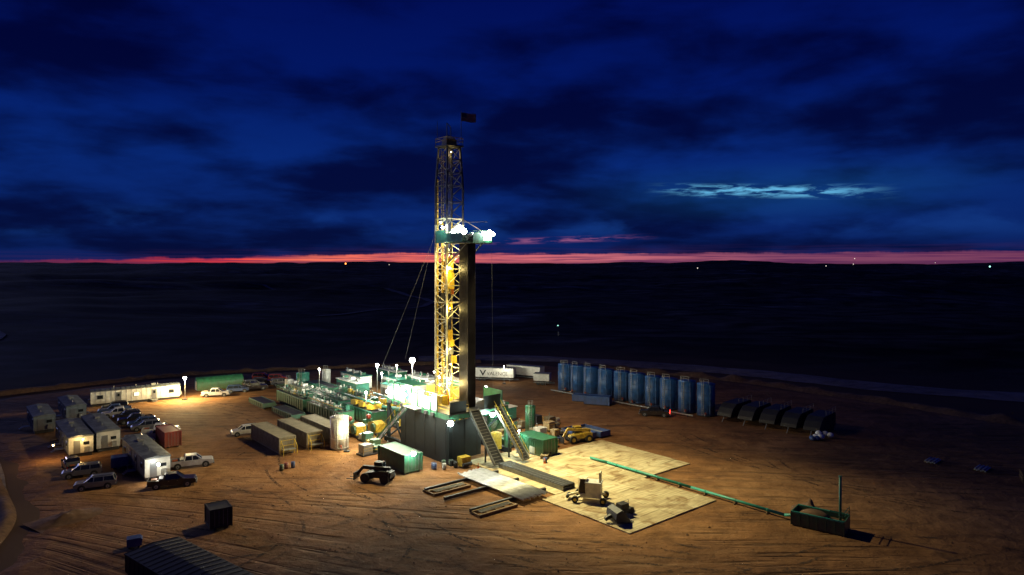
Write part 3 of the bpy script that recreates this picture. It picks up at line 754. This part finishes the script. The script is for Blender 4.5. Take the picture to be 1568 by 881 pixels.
# ------------------------------------------------------------ vehicles
def wheels(b,xs,y,r,wd=0.26):
    for x in xs:
        for s in(-1,1):
            b.cyl((x,s*(y-wd),r),(x,s*y,r),r,black,18); b.cyl((x,s*(y-.02),r),(x,s*(y+.015),r),r*.58,hub,12)
            b.cyl((x,s*(y+.01),r),(x,s*(y+.03),r),r*.2,darksteel,8)
def pickup(c,rz,m,lights=False,gear=True):
    b=B()
    b.prism([(-2.9,.5),(-2.9,.82),(-1.0,.82),(-1.0,1.18),(1.35,1.18),(2.75,1.08),(2.95,.9),(2.95,.5),(2.45,.42),(1.5,.42),(-1.4,.42)],-.97,.97,m)
    for s in(-1,1):
        b.box((-1.95,s*.93,1.0),(1.9,.1,.42),m)
        for x in(1.9,-1.85): b.cyl((x,s*.975,.42),(x,s*.985,.42),.5,black,20)
    b.box((-2.88,0,1.0),(.07,1.9,.42),m); b.box((-1.95,0,.835),(1.84,1.76,.03),black)
    b.frust((-1.0,1.38,-.9,.9,1.18),(-.82,.62,-.72,.72,1.8),glass)
    b.frust((-.88,.68,-.76,.76,1.79),(-.78,.5,-.66,.66,1.88),m)
    for s in(-1,1):
        b.beam((1.4,s*.9,1.16),(.6,s*.73,1.82),.09,m); b.beam((-1.0,s*.91,1.16),(-.82,s*.73,1.82),.13,m); b.beam((.12,s*.915,1.16),(.1,s*.745,1.82),.09,m)
        b.box((1.0,s*1.08,1.25),(.14,.2,.18),m)
        b.box((2.92,s*.72,.85),(.1,.38,.2),headl); b.box((-2.91,s*.9,1.0),(.06,.14,.34),tail_on if lights else tail)
        b.box((.7,s*.985,1.0),(.16,.02,.03),steel); b.box((-.35,s*.985,1.0),(.16,.02,.03),steel)
    b.box((2.98,0,.78),(.06,1.1,.28),darksteel); b.box((3.0,0,.5),(.18,1.9,.2),steel); b.box((-3.0,0,.52),(.18,1.8,.18),steel)
    wheels(b,(1.9,-1.85),.99,.41)
    if gear: b.box((-1.3,0,1.12),(.55,1.7,.5),random.choice([darksteel,steel,hub])); b.box((-2.2,.2,1.0),(.7,.6,.35),random.choice([orange,dblue,steel]))
    return b.finish('pickup_truck',(c[0],c[1],0),rz,bevel=0.025)
def suv(c,rz,m,name='parked_suv'):
    b=B()
    b.prism([(-2.4,.5),(-2.45,1.1),(1.15,1.1),(2.2,1.0),(2.42,.8),(2.4,.45),(-2.3,.4)],-.93,.93,m)
    b.frust((-2.38,1.2,-.86,.86,1.1),(-2.1,.45,-.68,.68,1.66),glass); b.frust((-2.15,.5,-.72,.72,1.65),(-2.0,.35,-.6,.6,1.75),m)
    for s in(-1,1):
        for (xa,xb) in((1.2,.45),(.15,.1),(-1.0,-1.0),(-2.35,-2.1)): b.beam((xa,s*.87,1.09),(xb,s*.7,1.68),.09,m)
        b.box((2.38,s*.66,.82),(.1,.35,.16),headl); b.box((-2.44,s*.78,.95),(.06,.2,.25),tail); b.box((.85,s*1.0,1.15),(.12,.18,.15),m)
        b.beam((-1.9,s*.6,1.8),(.2,s*.6,1.8),.05,darksteel)
        for x in(1.5,-1.5): b.cyl((x,s*.932,.4),(x,s*.942,.4),.46,black,20)
    b.box((2.44,0,.62),(.08,1.2,.25),darksteel); b.box((-2.47,0,.5),(.1,1.7,.2),darksteel)
    wheels(b,(1.5,-1.5),.95,.37)
    return b.finish(name,(c[0],c[1],0),rz,bevel=0.03)
pickup((-47.6,101.4),25,carwhite); pickup((-46.0,92.4),22,carblack)
suv((-55.9,91.6),-155,carsilver); suv((-61.0,96.8),-150,carsilver); 
pickup((-64.5,100.0),130,carblack)
pickup((-80,137.5),-150,carblue); pickup((-77.6,134.6),-150,carwhite); suv((-74.6,132.3),-150,carblack); pickup((-71.4,129.4),-150,carblack); suv((-68.6,126.6),-150,carblue)
suv((-82,141),-150,carblack)
pickup((-62.3,121),20,carwhite); pickup((-60.8,117.6),20,carwhite); suv((-62,113.5),25,carsilver); suv((-66.5,124.0),-150,carsilver)
pickup((-67.5,155.5),15,carwhite); suv((-64.5,160.6),20,carblue); pickup((-61.8,163.6),30,carblack); suv((-62.5,171),15,carblack); suv((-65.3,178.5),10,carred,'parked_suv'); suv((-60.5,176.5),15,carred); suv((-63.5,167.8),35,carsilver)
pickup((28.3,135.4),165,carblack,lights=True)
suv((-47.0,120.4),-150,carwhite,'parked_suv')
suv((-57.5,170),30,carsilver)

def telehandler(c,rz,m,name='telehandler',up=0.12,reach=3.0):
    b=B()
    b.prism([(-2.2,.7),(-2.3,1.5),(-1.0,1.6),(1.6,1.25),(1.9,.7)],-.55,.75,m)
    b.box((0,0,.75),(4.2,1.1,.35),darksteel)
    b.frust((-.7,.75,-1.1,-.15,.9),(-.55,.55,-1.05,-.2,2.45),glass); b.box((0,-.62,2.5),(1.25,.98,.1),m)
    for x in(-.62,.62):
        for y in(-1.1,-.15): b.beam((x*1.08,y,.9),(x*.92,y,2.46),.09,darksteel)
    b.beam((-2.0,.25,1.9),(1.6+reach*.5,.25,1.9+up*4),.42,m,.45); b.beam((1.6+reach*.5,.25,1.9+up*4),(2.4+reach*.6,.25,.8),.3,m,.35)
    fx=2.5+reach*.6
    b.box((fx,.25,.75),(.15,1.7,1.0),darksteel)
    for y in(-.25,.75): b.box((fx+.65,y,.28),(1.25,.15,.08),darksteel)
    for x in(-1.45,1.45):
        for s in(-1,1):
            b.cyl((x,s*.75,.65),(x,s*1.2,.65),.65,black,18); b.cyl((x,s*1.19,.65),(x,s*1.23,.65),.33,m,12)
    b.box((-1.3,.75,1.3),(1.5,.5,.7),m); b.cyl((-1.6,.8,1.6),(-1.6,.8,2.2),.06,black,8)
    b.cyl((-.6,-.6,2.55),(-.6,-.6,2.7),.08,orange,8)
    return b.finish(name,(c[0],c[1],0),rz,bevel=0.03)
telehandler((-18.6,94.6),165,charcoal,reach=1.0,up=0)
telehandler((11.3,115.6),200,yellow,name='rough_terrain_forklift',reach=1.2)
b=B()
b.box((0,0,.75),(2.6,1.6,.5),ivory)
for s in(-1,1):
    b.beam((-1.0,s*.5,.8),(-1.7,s*1.4,.5),.28,ivory); b.beam((1.0,s*.5,.8),(1.8,s*1.4,.5),.28,ivory)
    for x,yy in((-1.7,1.4),(1.8,1.4)):
        b.cyl((x,s*yy-.2,.42),(x,s*yy+.2,.42),.42,black,16); b.cyl((x,s*yy-.22,.42),(x,s*yy+.22,.42),.2,yellow,10)
b.box((-.4,0,1.6),(1.9,1.7,1.5),ivory); b.box((-.4,0,2.4),(2.1,1.8,.12),white)
for i in range(5): b.box((-.4-.7+i*.35,-.87,1.6),(.06,.04,1.2),steel)
b.frust((.6,1.5,-.6,.6,1.0),(.65,1.3,-.55,.55,2.7),glass); b.box((.98,0,2.78),(1.0,1.25,.12),ivory)
for s in(-.58,.58):
    for x in(.6,1.5): b.beam((x,s,1),(x*.9+.06,s,2.75),.08,ivory)
b.beam((-1.2,.4,1.0),(-1.2,.4,3.6),.25,ivory); b.beam((-1.2,-.4,1.0),(-1.2,-.4,3.6),.25,ivory); b.beam((-1.2,-.5,3.6),(-1.2,.5,3.6),.2,ivory)
b.beam((1.5,0,.9),(2.9,.2,.5),.25,ivory); b.cyl((2.9,-.6,.45),(2.9,.8,.45),.2,darksteel,10)
b.finish('pipe_handling_machine',(10.0,86.5,.16),165,bevel=.03)
b=B()
pr=[(-.9,.15),(.9,.05),(.95,.12),(-.6,.3),(-1.0,.7),(-.95,1.15),(-.35,1.5),(-.4,1.6),(-1.1,1.3),(-1.2,.6)]
b.prism(pr,-1.2,1.2,darksteel)
for s in(-1.22,1.22): b.prism([(-1.1,.2),(.8,.08),(-.2,1.5),(-1.1,1.2)],s-.03,s+.03,darksteel)
for k in range(7): b.box((1.0,-1.05+k*.35,.1),(.3,.12,.08),steel)
b.beam((-1.2,0,.7),(-2.0,0,.4),.4,charcoal)
b.finish('loader_bucket',W(-3.2,-39.5,0.16),20)
b=B()
b.box((0,0,.5),(2.0,1.1,.3),darksteel); b.box((-.3,0,1.0),(1.2,1.0,.7),charcoal); b.cyl((.7,-.6,.4),(.7,.6,.4),.4,black,14); b.cyl((-.8,-.6,.4),(-.8,.6,.4),.4,black,14); b.beam((1,0,.6),(1.9,.3,.25),.12,steel); b.rail([(-.9,-.5),(.2,-.5)],1.3,steel,.5,.05)
b.finish('portable_pump',W(-1.2,-38.4,0.16),35,bevel=0.02)

# ------------------------------------------------------------ mud system
def mudtank(a,bb,L=14,Wd=3,H=2.5,m=green,top='rail'):
    b=B(); x=L/2;y=Wd/2
    b.box((0,0,H/2+.15),(L,Wd,H-.3),m)
    for i in range(int(L/1.1)+1):
        for s in(-1,1): b.box((-x+i*1.1*(L/(int(L/1.1)*1.1)),s*(y+.05),H/2+.1),(.12,.12,H-.3),m)
    b.box((0,0,H+.03),(L,Wd-.1,.08),darksteel)
    for s in(-1,1): b.beam((-x,s*y,H+.02),(x,s*y,H+.02),.16,teal,.2); b.beam((-x,s*y*.7,.1),(x,s*y*.7,.1),.3,darksteel,.2)
    if top=='rail':
        b.rail([(-x,-y),(x,-y),(x,y),(-x,y)],H+.05,random.choice([yellow,green]),1.05,.055,True)
        for i in range(int(L/1.5)):
            px=-x+.9+i*1.5+random.uniform(-.4,.4); hh=random.uniform(.3,1.1)
            b.box((px,random.uniform(-.8,.8),H+hh/2+.05),(random.uniform(.3,1.1),random.uniform(.4,.9),hh),random.choice([yellow,green,teal,white,darksteel,steel])); b.cyl((px+.5,.3,H),(px+.5,.3,H+hh+.5),random.uniform(.08,.25),random.choice([green,teal,steel,white]),10)
        for k in range(3): yy=random.uniform(-1,1); b.cyl((-x,yy,H+.3+.2*k),(x,yy,H+.3+.2*k),.09,random.choice([teal,yellow,steel]),8)
    elif top=='shaker':
        for i in range(3):
            px=-x+2+i*3.2
            b.box((px,0,H+.75),(2.0,2.2,.9),yellow,(0,.12,0)); b.box((px,0,H+1.35),(1.2,.6,.4),green); b.box((px,-.7,H+1.3),(1.0,.3,.3),steel)
        b.rail([(-x,-y),(x,-y)],H+.05,yellow,1.05,.055)
        b.cyl((-x,y*.7,H+1.8),(x,y*.7,H+1.8),.18,teal,10)
    b.cyl((-x+.3,-y-.35,.6),(x-.3,-y-.35,.6),.16,teal,8)
    for i in range(4): b.cyl((-x+1+i*L/4,-y-.35,.6),(-x+1+i*L/4,-y+.1,.6),.12,yellow,8)
    b.finish('mud_tank',W(a,bb,0),130)
def genhouse(a,bb,L=10,Wd=3.2,H=3.3,m=white,roof=teal,name='generator_house'):
    b=B(); x=L/2;y=Wd/2
    b.box((0,0,H/2+.2),(L,Wd,H-.4),m); b.box((0,0,H+.05),(L+.3,Wd+.3,.14),roof); b.box((0,0,.1),(L+.4,Wd*.9,.25),darksteel)
    for s in(-1,1):
        for i in range(4):
            px=-x+L*(i+.5)/4
            b.box((px,s*(y+.02),1.7),(L/4-.4,.06,1.7),darksteel if i%2 else green)
            for k in range(6): b.box((px,s*(y+.06),1.1+k*.25),(L/4-.6,.05,.06),steel)
    for i in range(3):
        px=-x+1.5+i*(L-3)/2
        b.cyl((px,.5,H),(px,.5,H+.9),.16,steel,10); b.cyl((px,.5,H+.9),(px+.4,.5,H+1.15),.16,steel,10); b.box((px+1,-.4,H+.35),(1.1,1.2,.5),random.choice([white,green,steel]))
    b.finish(name,W(a,bb,0),130)
mudtank(-6,32); mudtank(-6,48,top='rail',m=green); mudtank(-1.2,27,12,top='shaker'); mudtank(-1.2,43,16,m=teal); mudtank(3.6,24,12,top='shaker',m=green); mudtank(3.6,40,14)
mudtank(8.4,26,12,m=teal); mudtank(-11,40,10,2.6,1.1,m=teal,top='none'); mudtank(-11.5,53,8,2.6,1.2,m=green,top='none'); mudtank(3.5,56,12,top='none',m=green)
mudtank(-9.5,24,10,2.2,1.0,m=dgreen,top='none')
genhouse(13.5,24); genhouse(13.5,38,12); genhouse(19,34,11,m=green,roof=white); genhouse(19,48,11); genhouse(9,52,10,m=teal,roof=white); genhouse(24.5,46,9,roof=white); genhouse(14,60,10); genhouse(24,60,9,m=green,roof=white)
genhouse(-1,58,8,2.6,2.4,m=white,roof=steel,name='tool_house')
genhouse(13,6,9,3,2.8,m=green,roof=teal,name='accumulator_house'); genhouse(20,12,8,2.6,2.6,m=teal,roof=white,name='tool_house')
def mudpump(a,bb):
    b=B(); b.box((0,0,.3),(5.5,2.2,.35),darksteel); b.prism([(-2.4,.5),(-2.4,1.9),(-1,2.3),(.6,1.8),(.6,.5)],-.9,.9,yellow)
    for s in(-.6,0,.6): b.cyl((.6,s,1.1),(2.3,s,1.1),.22,steel,10); b.box((2.3,s,1.2),(.5,.45,1.2),green)
    b.cyl((2.3,-.9,1.9),(2.3,.9,1.9),.16,teal,8); b.ball((2.0,0,2.5),.45,red,12,8); b.cyl((-1.5,-1.2,1.3),(-1.5,1.2,1.3),.75,green,16)
    b.finish('mud_pump',W(a,bb,0),130,bevel=.02)
mudpump(-8,17.5); mudpump(-4.5,17); mudpump(1,15.5); mudpump(9,13)
def skid(a,bb,m1,m2,rz=40,s=1.0):
    b=B(); b.box((0,0,.15),(3*s,1.8*s,.25),darksteel); b.box((-.5*s,0,.9*s),(1.5*s,1.4*s,1.3*s),m1); b.cyl((.5*s,-.5,.8*s),(1.4*s,-.5,.8*s),.4*s,m2,12); b.box((.9*s,.4*s,.7*s),(.8*s,.6*s,.9*s),m2)
    b.rail([(-1.4*s,-.85*s),(1.4*s,-.85*s)],.25,yellow,1.0,.05); b.cyl((-.2*s,.4,1.5*s),(-.2*s,.4,2.1*s),.07,steel,8)
    b.finish('equipment_skid',W(a,bb,0),rz,bevel=.02)
for a,bb,m1,m2 in [(7.5,-6,green,yellow),(8,-2.5,white,steel),(8.5,2,green,red),(11,-4,teal,yellow),(11.5,0,tan,steel),(14,-6,tan,yellow),(16,-4,white,tan),(18.5,-6,ltan,steel),(15,1.5,green,white),(18,3,tan,teal),(21,-2,ltan,steel),(24,1,tan,white),(22.5,4,darksteel,tan),(8.5,-12,white,red),(13,-10,ltan,steel),(-9,3.5,yellow,steel),(-9.5,8,green,yellow),(-8.5,12.5,teal,white),(-9.5,-3,darksteel,green),(-12,5,steel,teal)]:
    skid(a,bb,m1,m2,rz=random.choice([40,130,45]),s=random.uniform(.8,1.15))
for a,bb in [(21.5,-8.5),(24.5,-9)]:
    b=B()
    for s in(-1,1): b.box((0,s*1.2,.65),(6,.08,.9),dblue)
    for s in(-3,3): b.box((s,0,.65),(.08,2.4,.9),dblue)
    b.box((0,0,.22),(6,2.4,.1),darksteel)
    for i in range(8): b.cyl((-2.8,-1+i*.28,.5+.1*(i%2)),(2.8,-1+i*.28,.5+.1*(i%2)),.1,steel,8)
    for i in range(5): b.beam((-3+i*1.5,-1.26,.2),(-3+i*1.5,-1.26,1.15),.1,blue)
    b.finish('pipe_basket',W(a,bb,0),130)
for k in range(14):
    a,bb=random.choice([(6,-13),(-7.5,-9),(17,-9),(6.8,-16),(-26,6),(12,-11)]); a+=random.uniform(-2,2); bb+=random.uniform(-1,1)
    b=B(); b.cyl((0,0,0.05),(0,0,.9),.29,random.choice([dblue,red,green,black,white]),16)
    for z in(.33,.62,.88): b.cyl((0,0,z-.015),(0,0,z+.015),.305,steel,16)
    b.finish('steel_drum',W(a,bb,0))
for k,(a,bb) in enumerate([(5.6,-17),(1.8,-10.5),(-3.5,-12.5),(2.6,-30)]):
    b=B(); b.box((0,0,.02),(.4,.4,.04),orange); b.cyl((0,0,.04),(0,0,.75),.16,orange,12,.03); b.cyl((0,0,.35),(0,0,.5),.107,white,12,.075); b.finish('traffic_cone',W(a,bb,.16))
for k,(a,bb) in enumerate([(7.4,-15),(9.2,-14),(20,-11)]):
    b=B()
    for l in range(4):
        for q in range(6): b.box((0,-.5+q*.2,.12+l*.16),(1.2,.12,.025),ltan)
        for q in(-.5,0,.5): b.box((q,0,.05+l*.16),(.1,1.1,.09),wood)
    b.finish('pallet_stack',W(a,bb,0.1),random.uniform(0,90))

# ------------------------------------------------------------ right side
b=B()
P=[Vector((12.0,104.6,.45)),Vector((14.3,102.1,.45)),Vector((23.8,90.6,.45)),Vector((32.2,80.6,.45)),Vector((33.6,79.5,.8))]
for q1,q2 in zip(P,P[1:]):
    b.cyl(q1,q2,.18,tealp,12)
    n=int((q2-q1).length/3.6)
    for i in range(n):
        c=q1.lerp(q2,(i+.5)/max(n,1)); b.beam((c.x-.3,c.y-.26,.08),(c.x+.3,c.y+.26,.08),.14,wood,.16); b.beam((c.x,c.y,.1),(c.x,c.y,.3),.1,steel); b.cyl(c-Vector((.03,-.03,0)),c+Vector((.03,-.03,0)),.22,tealp,12)
b.finish('flow_line_pipe')
b=B()
L,Wd,H=5.6,2.6,1.5
for s in(-1,1): b.box((0,s*Wd/2,H/2+.1),(L,.1,H),green); b.box((s*L/2,0,H/2+.1),(.1,Wd-.1,H),green)
b.box((0,0,.15),(L,Wd,.1),darksteel)
for i in range(7):
    for s in(-1,1): b.beam((-L/2+i*L/6,s*(Wd/2+.09),.1),(-L/2+i*L/6,s*(Wd/2+.09),H+.1),.1,green)
for s in(-1,1): b.beam((-L/2,s*(Wd/2+.06),H+.1),(L/2,s*(Wd/2+.06),H+.1),.16,tealp)
b.box((0,0,H*.5),(L-.2,Wd-.2,.6),dirtm)
b.ball((-.6,.1,H*.6),1.5,dirtm,16,10,(1.2,.8,.62))
b.cyl((2.0,.6,.2),(2.0,.6,6.0),.15,teal,10); b.cyl((2.0,.6,6.0),(2.0,.6,6.1),.2,teal,10)
b.rail([(L/2-1.4,-Wd/2),(L/2,-Wd/2),(L/2,Wd/2)],H+.1,green,1.0,.06)
b.finish('cuttings_bin',(35.2,78.0,0),-38)
def mound(x,y,s,h):
    b=B(); n=22; g={}
    for i in range(n+1):
        for j in range(n+1):
            u=(i/n-.5)*2; v=(j/n-.5)*2; rr=math.hypot(u,v)
            z=max(0,1-rr)**1.2*h*(1+.7*noise.fractal(Vector((u*2.4+x,v*2.4+y,0)),1,2,4))-.06*(rr>.97)
            g[i,j]=b.bm.verts.new((u*s*1.5,v*s,z))
    for i in range(n):
        for j in range(n): b.face([g[i,j],g[i+1,j],g[i+1,j+1],g[i,j+1]],dirtm,True)
    b.finish('dirt_mound',(x,y,-.02),random.uniform(0,180))
for a_ in [(36.0,82.5,2.2,1.3),(-52.5,81.0,2.6,.8)]: mound(*a_)
for (x,y) in [(64,103.8),(68.8,99.8)]:
    b=B()
    for i in range(6): b.cyl((-1.4,-.6+i*.25,.15+.12*(i%2)),(1.4,-.6+i*.25,.15+.12*(i%2)),.11,galv,10)
    for s in(-1,1): b.beam((s,-.9,.05),(s,.9,.05),.12,wood)
    b.finish('pipe_bundle',(x,y,0.02),42)
b=B()
for i in range(5): b.beam((i*.7,0,0),(i*.7,0,1.3),.12,wood)
for z in(.5,1.0): b.beam((0,0,z),(3,0,z),.12,wood)
b.finish('timber_fence',(70.0,93.5,0),60)
b=B()
for k in range(1500):
    x=random.uniform(-45,80); y=random.uniform(62,135)
    lc=Vector((x,y,0))-R; la=lc.dot(A); lb=lc.dot(Bv)
    if -7<la<24 and -45<lb<14: continue
    s=random.uniform(.03,.10)*(1 if random.random()<.95 else 1.7)
    p=Vector((x,y,s*.3))
    vs=[b.bm.verts.new(p+Vector(d)*s*random.uniform(.7,1.3)) for d in((1,0,0),(0,1,0),(-1,0,0),(0,-1,0),(0,0,1))]
    for i in range(4): b.face([vs[i],vs[(i+1)%4],vs[4]],dirtm)
b.finish('scattered_stones')

# ------------------------------------------------------------ yard lamps
lamp('flood_lamp',(-21.9,150,9.0),9000,NEU,em_w,pole=0,r=.6,off=(0,-.7,-.8))
lamp('flood_lamp',(-30.6,155,7.2),5000,COOL,em_g,pole=0,r=.34,off=(0,-.5,-.5))
lamp('flood_lamp',W(6,33,7.5),4500,NEU,em_w,pole=0,r=.2)
lamp('flood_lamp',W(0,50,7.0),3500,NEU,em_w,pole=0,r=.18)
lamp('flood_lamp',W(16,44,7.0),3500,NEU,em_w,pole=0,r=.18)
lamp('flood_lamp',W(-4,21,6.5),5500,NEU,em_w,pole=0,r=.2)
lamp('flood_lamp',(-72.6,151.5,4.8),17000,(1,.78,.36),em_g,pole=0,r=.34,off=(.3,-.5,0))
lamp('flood_lamp',W(9.5,6,8.0),3000,COOL,em_g,pole=0,r=.2)
lamp('wall_lamp',Vector((-14.1,97.7,2.95)),500,COOL,em_g,r=.34,off=(.1,-.6,-.1))
lamp('wall_lamp',Vector((-48.7,94.0,2.5)),220,(1,.95,.75),em_w,r=.2,off=(.2,-.4,-.1))
lamp('wall_lamp',Vector((-66.6,106.0,2.9)),260,SOD,em_y,r=.1,off=(.1,-.5,-.1))
lamp('wall_lamp',Vector((-70.3,104.6,2.3)),300,SOD,em_y,r=.1,off=(-.3,-.5,-.1))
lamp('wall_lamp',Vector((-26.5,109.5,3.6)),700,WARM,em_y,r=.08,off=(.1,-.4,-.1),pole=0)
lamp('wall_lamp',W(6.5,-10,3.6),500,COOL,em_g,r=.12,pole=0)
lamp('wall_lamp',Vector((-2,172,4.4)),900,NEU,em_w,r=.08,pole=0)

def far_light(name,x,y,h,r,em):
    z=height(x,y); b=B(); b.cyl((0,0,0),(0,0,h),max(.15,r*.1),darksteel,6); b.ball((0,0,h+r*.8),r,em,8,6,(1,1,1.2)); b.box((r,0,.8),(r*2,1.5,1.6),steel)
    b.finish(name,(x,y,z))
for n,x,y,h,r,em in [('gas_flare',-1060,4350,14,5,em_o),('distant_yard_light',-900,5000,14,2.5,em_f),('gas_flare',330,3700,12,2.4,em_o),('distant_yard_light',300,3900,12,1.8,em_f),
    ('distant_yard_light',530,1950,10,1.4,em_f),('distant_yard_light',2300,5000,18,3,em_f),('distant_yard_light',2480,4960,20,3,em_f),('distant_yard_light',2490,4960,60,3,em_f),('distant_yard_light',2100,3000,14,3.2,em_c),
    ('distant_yard_light',19.7,293,4,.22,em_c),('distant_yard_light',3100,5000,14,2,em_f)]:
    far_light(n,x,y,h,r,em)

# faint low blue sun, added to bring out the terrain relief
sd=bpy.data.lights.new('relief_sun','SUN'); sd.energy=0.36; sd.angle=rad(10); sd.color=(0.40,0.46,1.0)
so=bpy.data.objects.new('relief_sun',sd); scene.collection.objects.link(so)
so.rotation_euler=Vector((0.75,-0.6,-0.16)).to_track_quat('-Z','Y').to_euler()

# ------------------------------------------------------------ sky
world=bpy.data.worlds.new('World'); scene.world=world; world.use_nodes=True
world.cycles.sampling_method='MANUAL'; world.cycles.sample_map_resolution=256
nt=world.node_tree; nt.nodes.clear()
out=nt.nodes.new('ShaderNodeOutputWorld'); bg=nt.nodes.new('ShaderNodeBackground'); nt.links.new(bg.outputs[0],out.inputs[0])
tc=nt.nodes.new('ShaderNodeTexCoord'); sp=nt.nodes.new('ShaderNodeSeparateXYZ'); nt.links.new(tc.outputs['Generated'],sp.inputs[0])
X,Y,Z=sp.outputs
hyp=M('SQRT',M('ADD',M('MULTIPLY',X,X),M('MULTIPLY',Y,Y)))
hyp=M('MAXIMUM',hyp,0.001)
el=M('DIVIDE',Z,hyp); az=M('ARCTAN2',X,Y)
s=M('DIVIDE',1.0,M('ADD',M('MAXIMUM',el,0.0),0.16))
cx=M('MULTIPLY',M('DIVIDE',X,hyp),s); cy=M('MULTIPLY',M('DIVIDE',Y,hyp),s)
cv=V(cx,cy,0.9)
n1=tex(nt,cv,0.9,6,0.15,None,0.5); n2=tex(nt,cv,2.8,6,0.3,None,0.5); n3=tex(nt,V(M('MULTIPLY',az,6.0),M('MULTIPLY',el,17.0),3.3),1.0,6,0.25,None,0.5)
nn=M('ADD',M('MULTIPLY',n1,0.47),M('ADD',M('MULTIPLY',n2,0.18),M('MULTIPLY',n3,0.35)))
cl=SS(nn,0.42,0.60)
elr=M('MULTIPLY',el,2.0,clamp=True)
dark=ramp(nt,elr,[(0.0,(0.0014,0.004,0.035)),(0.1,(0.0013,0.0045,0.042)),(0.25,(0.0009,0.0036,0.042)),(0.55,(0.0003,0.0018,0.034)),(0.8,(0.0002,0.0014,0.028))])
lite=ramp(nt,elr,[(0.0,(0.003,0.012,0.09)),(0.12,(0.003,0.019,0.14)),(0.3,(0.0024,0.021,0.175)),(0.5,(0.0008,0.009,0.125)),(0.8,(0.0005,0.0045,0.09))])
sky=mixc(nt,cl,dark,lite)
g2=M('MULTIPLY',SS(M('ABSOLUTE',M('SUBTRACT',az,0.36)),0.0,0.34,1.0,0.0),SS(M('ABSOLUTE',M('SUBTRACT',el,0.10)),0.0,0.05,1.0,0.0))
sky=mixc(nt,M('MULTIPLY',g2,M('MULTIPLY',n3,0.5)),sky,(0.01,0.10,0.30))
g=M('MULTIPLY',SS(M('ABSOLUTE',M('SUBTRACT',az,0.355)),0.05,0.17,1.0,0.0),SS(M('ABSOLUTE',M('SUBTRACT',el,M('SUBTRACT',0.117,M('MULTIPLY',az,0.045)))),0.002,0.012,1.0,0.0))
st=tex(nt,V(M('MULTIPLY',az,20.0),M('MULTIPLY',el,150.0),2.0),1.0,7,0.4,None,0.62)
g=M('MULTIPLY',g,SS(st,0.43,0.60))
sky=mixc(nt,M('MULTIPLY',g,1.0,clamp=True),sky,(0.13,0.48,0.78))
g5=M('MULTIPLY',SS(M('ABSOLUTE',M('SUBTRACT',el,0.055)),0.0,0.03,1.0,0.0),SS(n3,0.52,0.68))
sky=mixc(nt,M('MULTIPLY',g5,0.5),sky,(0.008,0.05,0.26))
g3=M('MULTIPLY',SS(M('ABSOLUTE',M('SUBTRACT',az,0.07)),0.03,0.15,1.0,0.0),SS(M('ABSOLUTE',M('SUBTRACT',el,M('ADD',0.034,M('MULTIPLY',az,0.03)))),0.001,0.006,1.0,0.0))
st2=tex(nt,V(M('MULTIPLY',az,22.0),M('MULTIPLY',el,160.0),7.0),1.0,5,0.3,None,0.6)
sky=mixc(nt,M('MULTIPLY',g3,SS(st2,0.44,0.62)),sky,(0.25,0.08,0.20))
nz=tex(nt,V(M('MULTIPLY',az,9.0),0.0,4.0),1.0,6,0,None,0.65)
top=M('ADD',SS(az,-0.66,-0.08,0.0055,0.0160),M('MULTIPLY',M('SUBTRACT',nz,0.5),0.015))
st4=tex(nt,V(M('MULTIPLY',az,30.0),M('MULTIPLY',el,420.0),5.0),1.0,4,0.3,None,0.6)
top=M('ADD',top,M('MULTIPLY',M('SUBTRACT',st4,0.5),0.005))
msk=SS(el,M('SUBTRACT',top,0.0022),M('ADD',top,0.0014),1.0,0.0)
azr=M('MULTIPLY_ADD',az,0.7,0.5,clamp=True)
sc=ramp(nt,azr,[(0.02,(0.12,0.015,0.05)),(0.14,(0.42,0.03,0.05)),(0.22,(0.9,0.05,0.05)),(0.3,(1.0,0.19,0.11)),(0.4,(0.95,0.17,0.13)),(0.5,(0.72,0.16,0.18)),(0.62,(0.55,0.14,0.18)),(0.75,(0.24,0.065,0.13)),(0.95,(0.19,0.05,0.11))])
st3=tex(nt,V(M('MULTIPLY',az,7.0),M('MULTIPLY',el,380.0),1.0),1.0,4,0.2,None,0.6)
sc=mixc(nt,SS(st3,0.38,0.58,0.85,0.0),sc,(0.10,0.022,0.09))
lowm=SS(el,0.001,0.007,0.75,0.0)
sc=mixc(nt,lowm,sc,(0.08,0.02,0.07))
ag=SS(el,M('ADD',top,0.0),M('ADD',top,0.016),0.35,0.0)
sky=mixc(nt,M('MULTIPLY',ag,SS(st3,0.35,0.65)),sky,(0.05,0.02,0.10))
sky=mixc(nt,msk,sky,sc)
below=SS(el,-0.004,-0.001,0.0,1.0)
sky=mixc(nt,below,(0.001,0.002,0.006),sky)
nt.links.new(sky,bg.inputs['Color']); bg.inputs['Strength'].default_value=1.0

# ------------------------------------------------------------ camera
cd=bpy.data.cameras.new('camera'); cam=bpy.data.objects.new('camera',cd); scene.collection.objects.link(cam)
cam.location=(0,0,30); cam.rotation_euler=(rad(90),0,0); cd.sensor_width=36; cd.lens=24; cd.shift_y=-35/1568
cd.clip_start=0.5; cd.clip_end=60000
scene.camera=cam
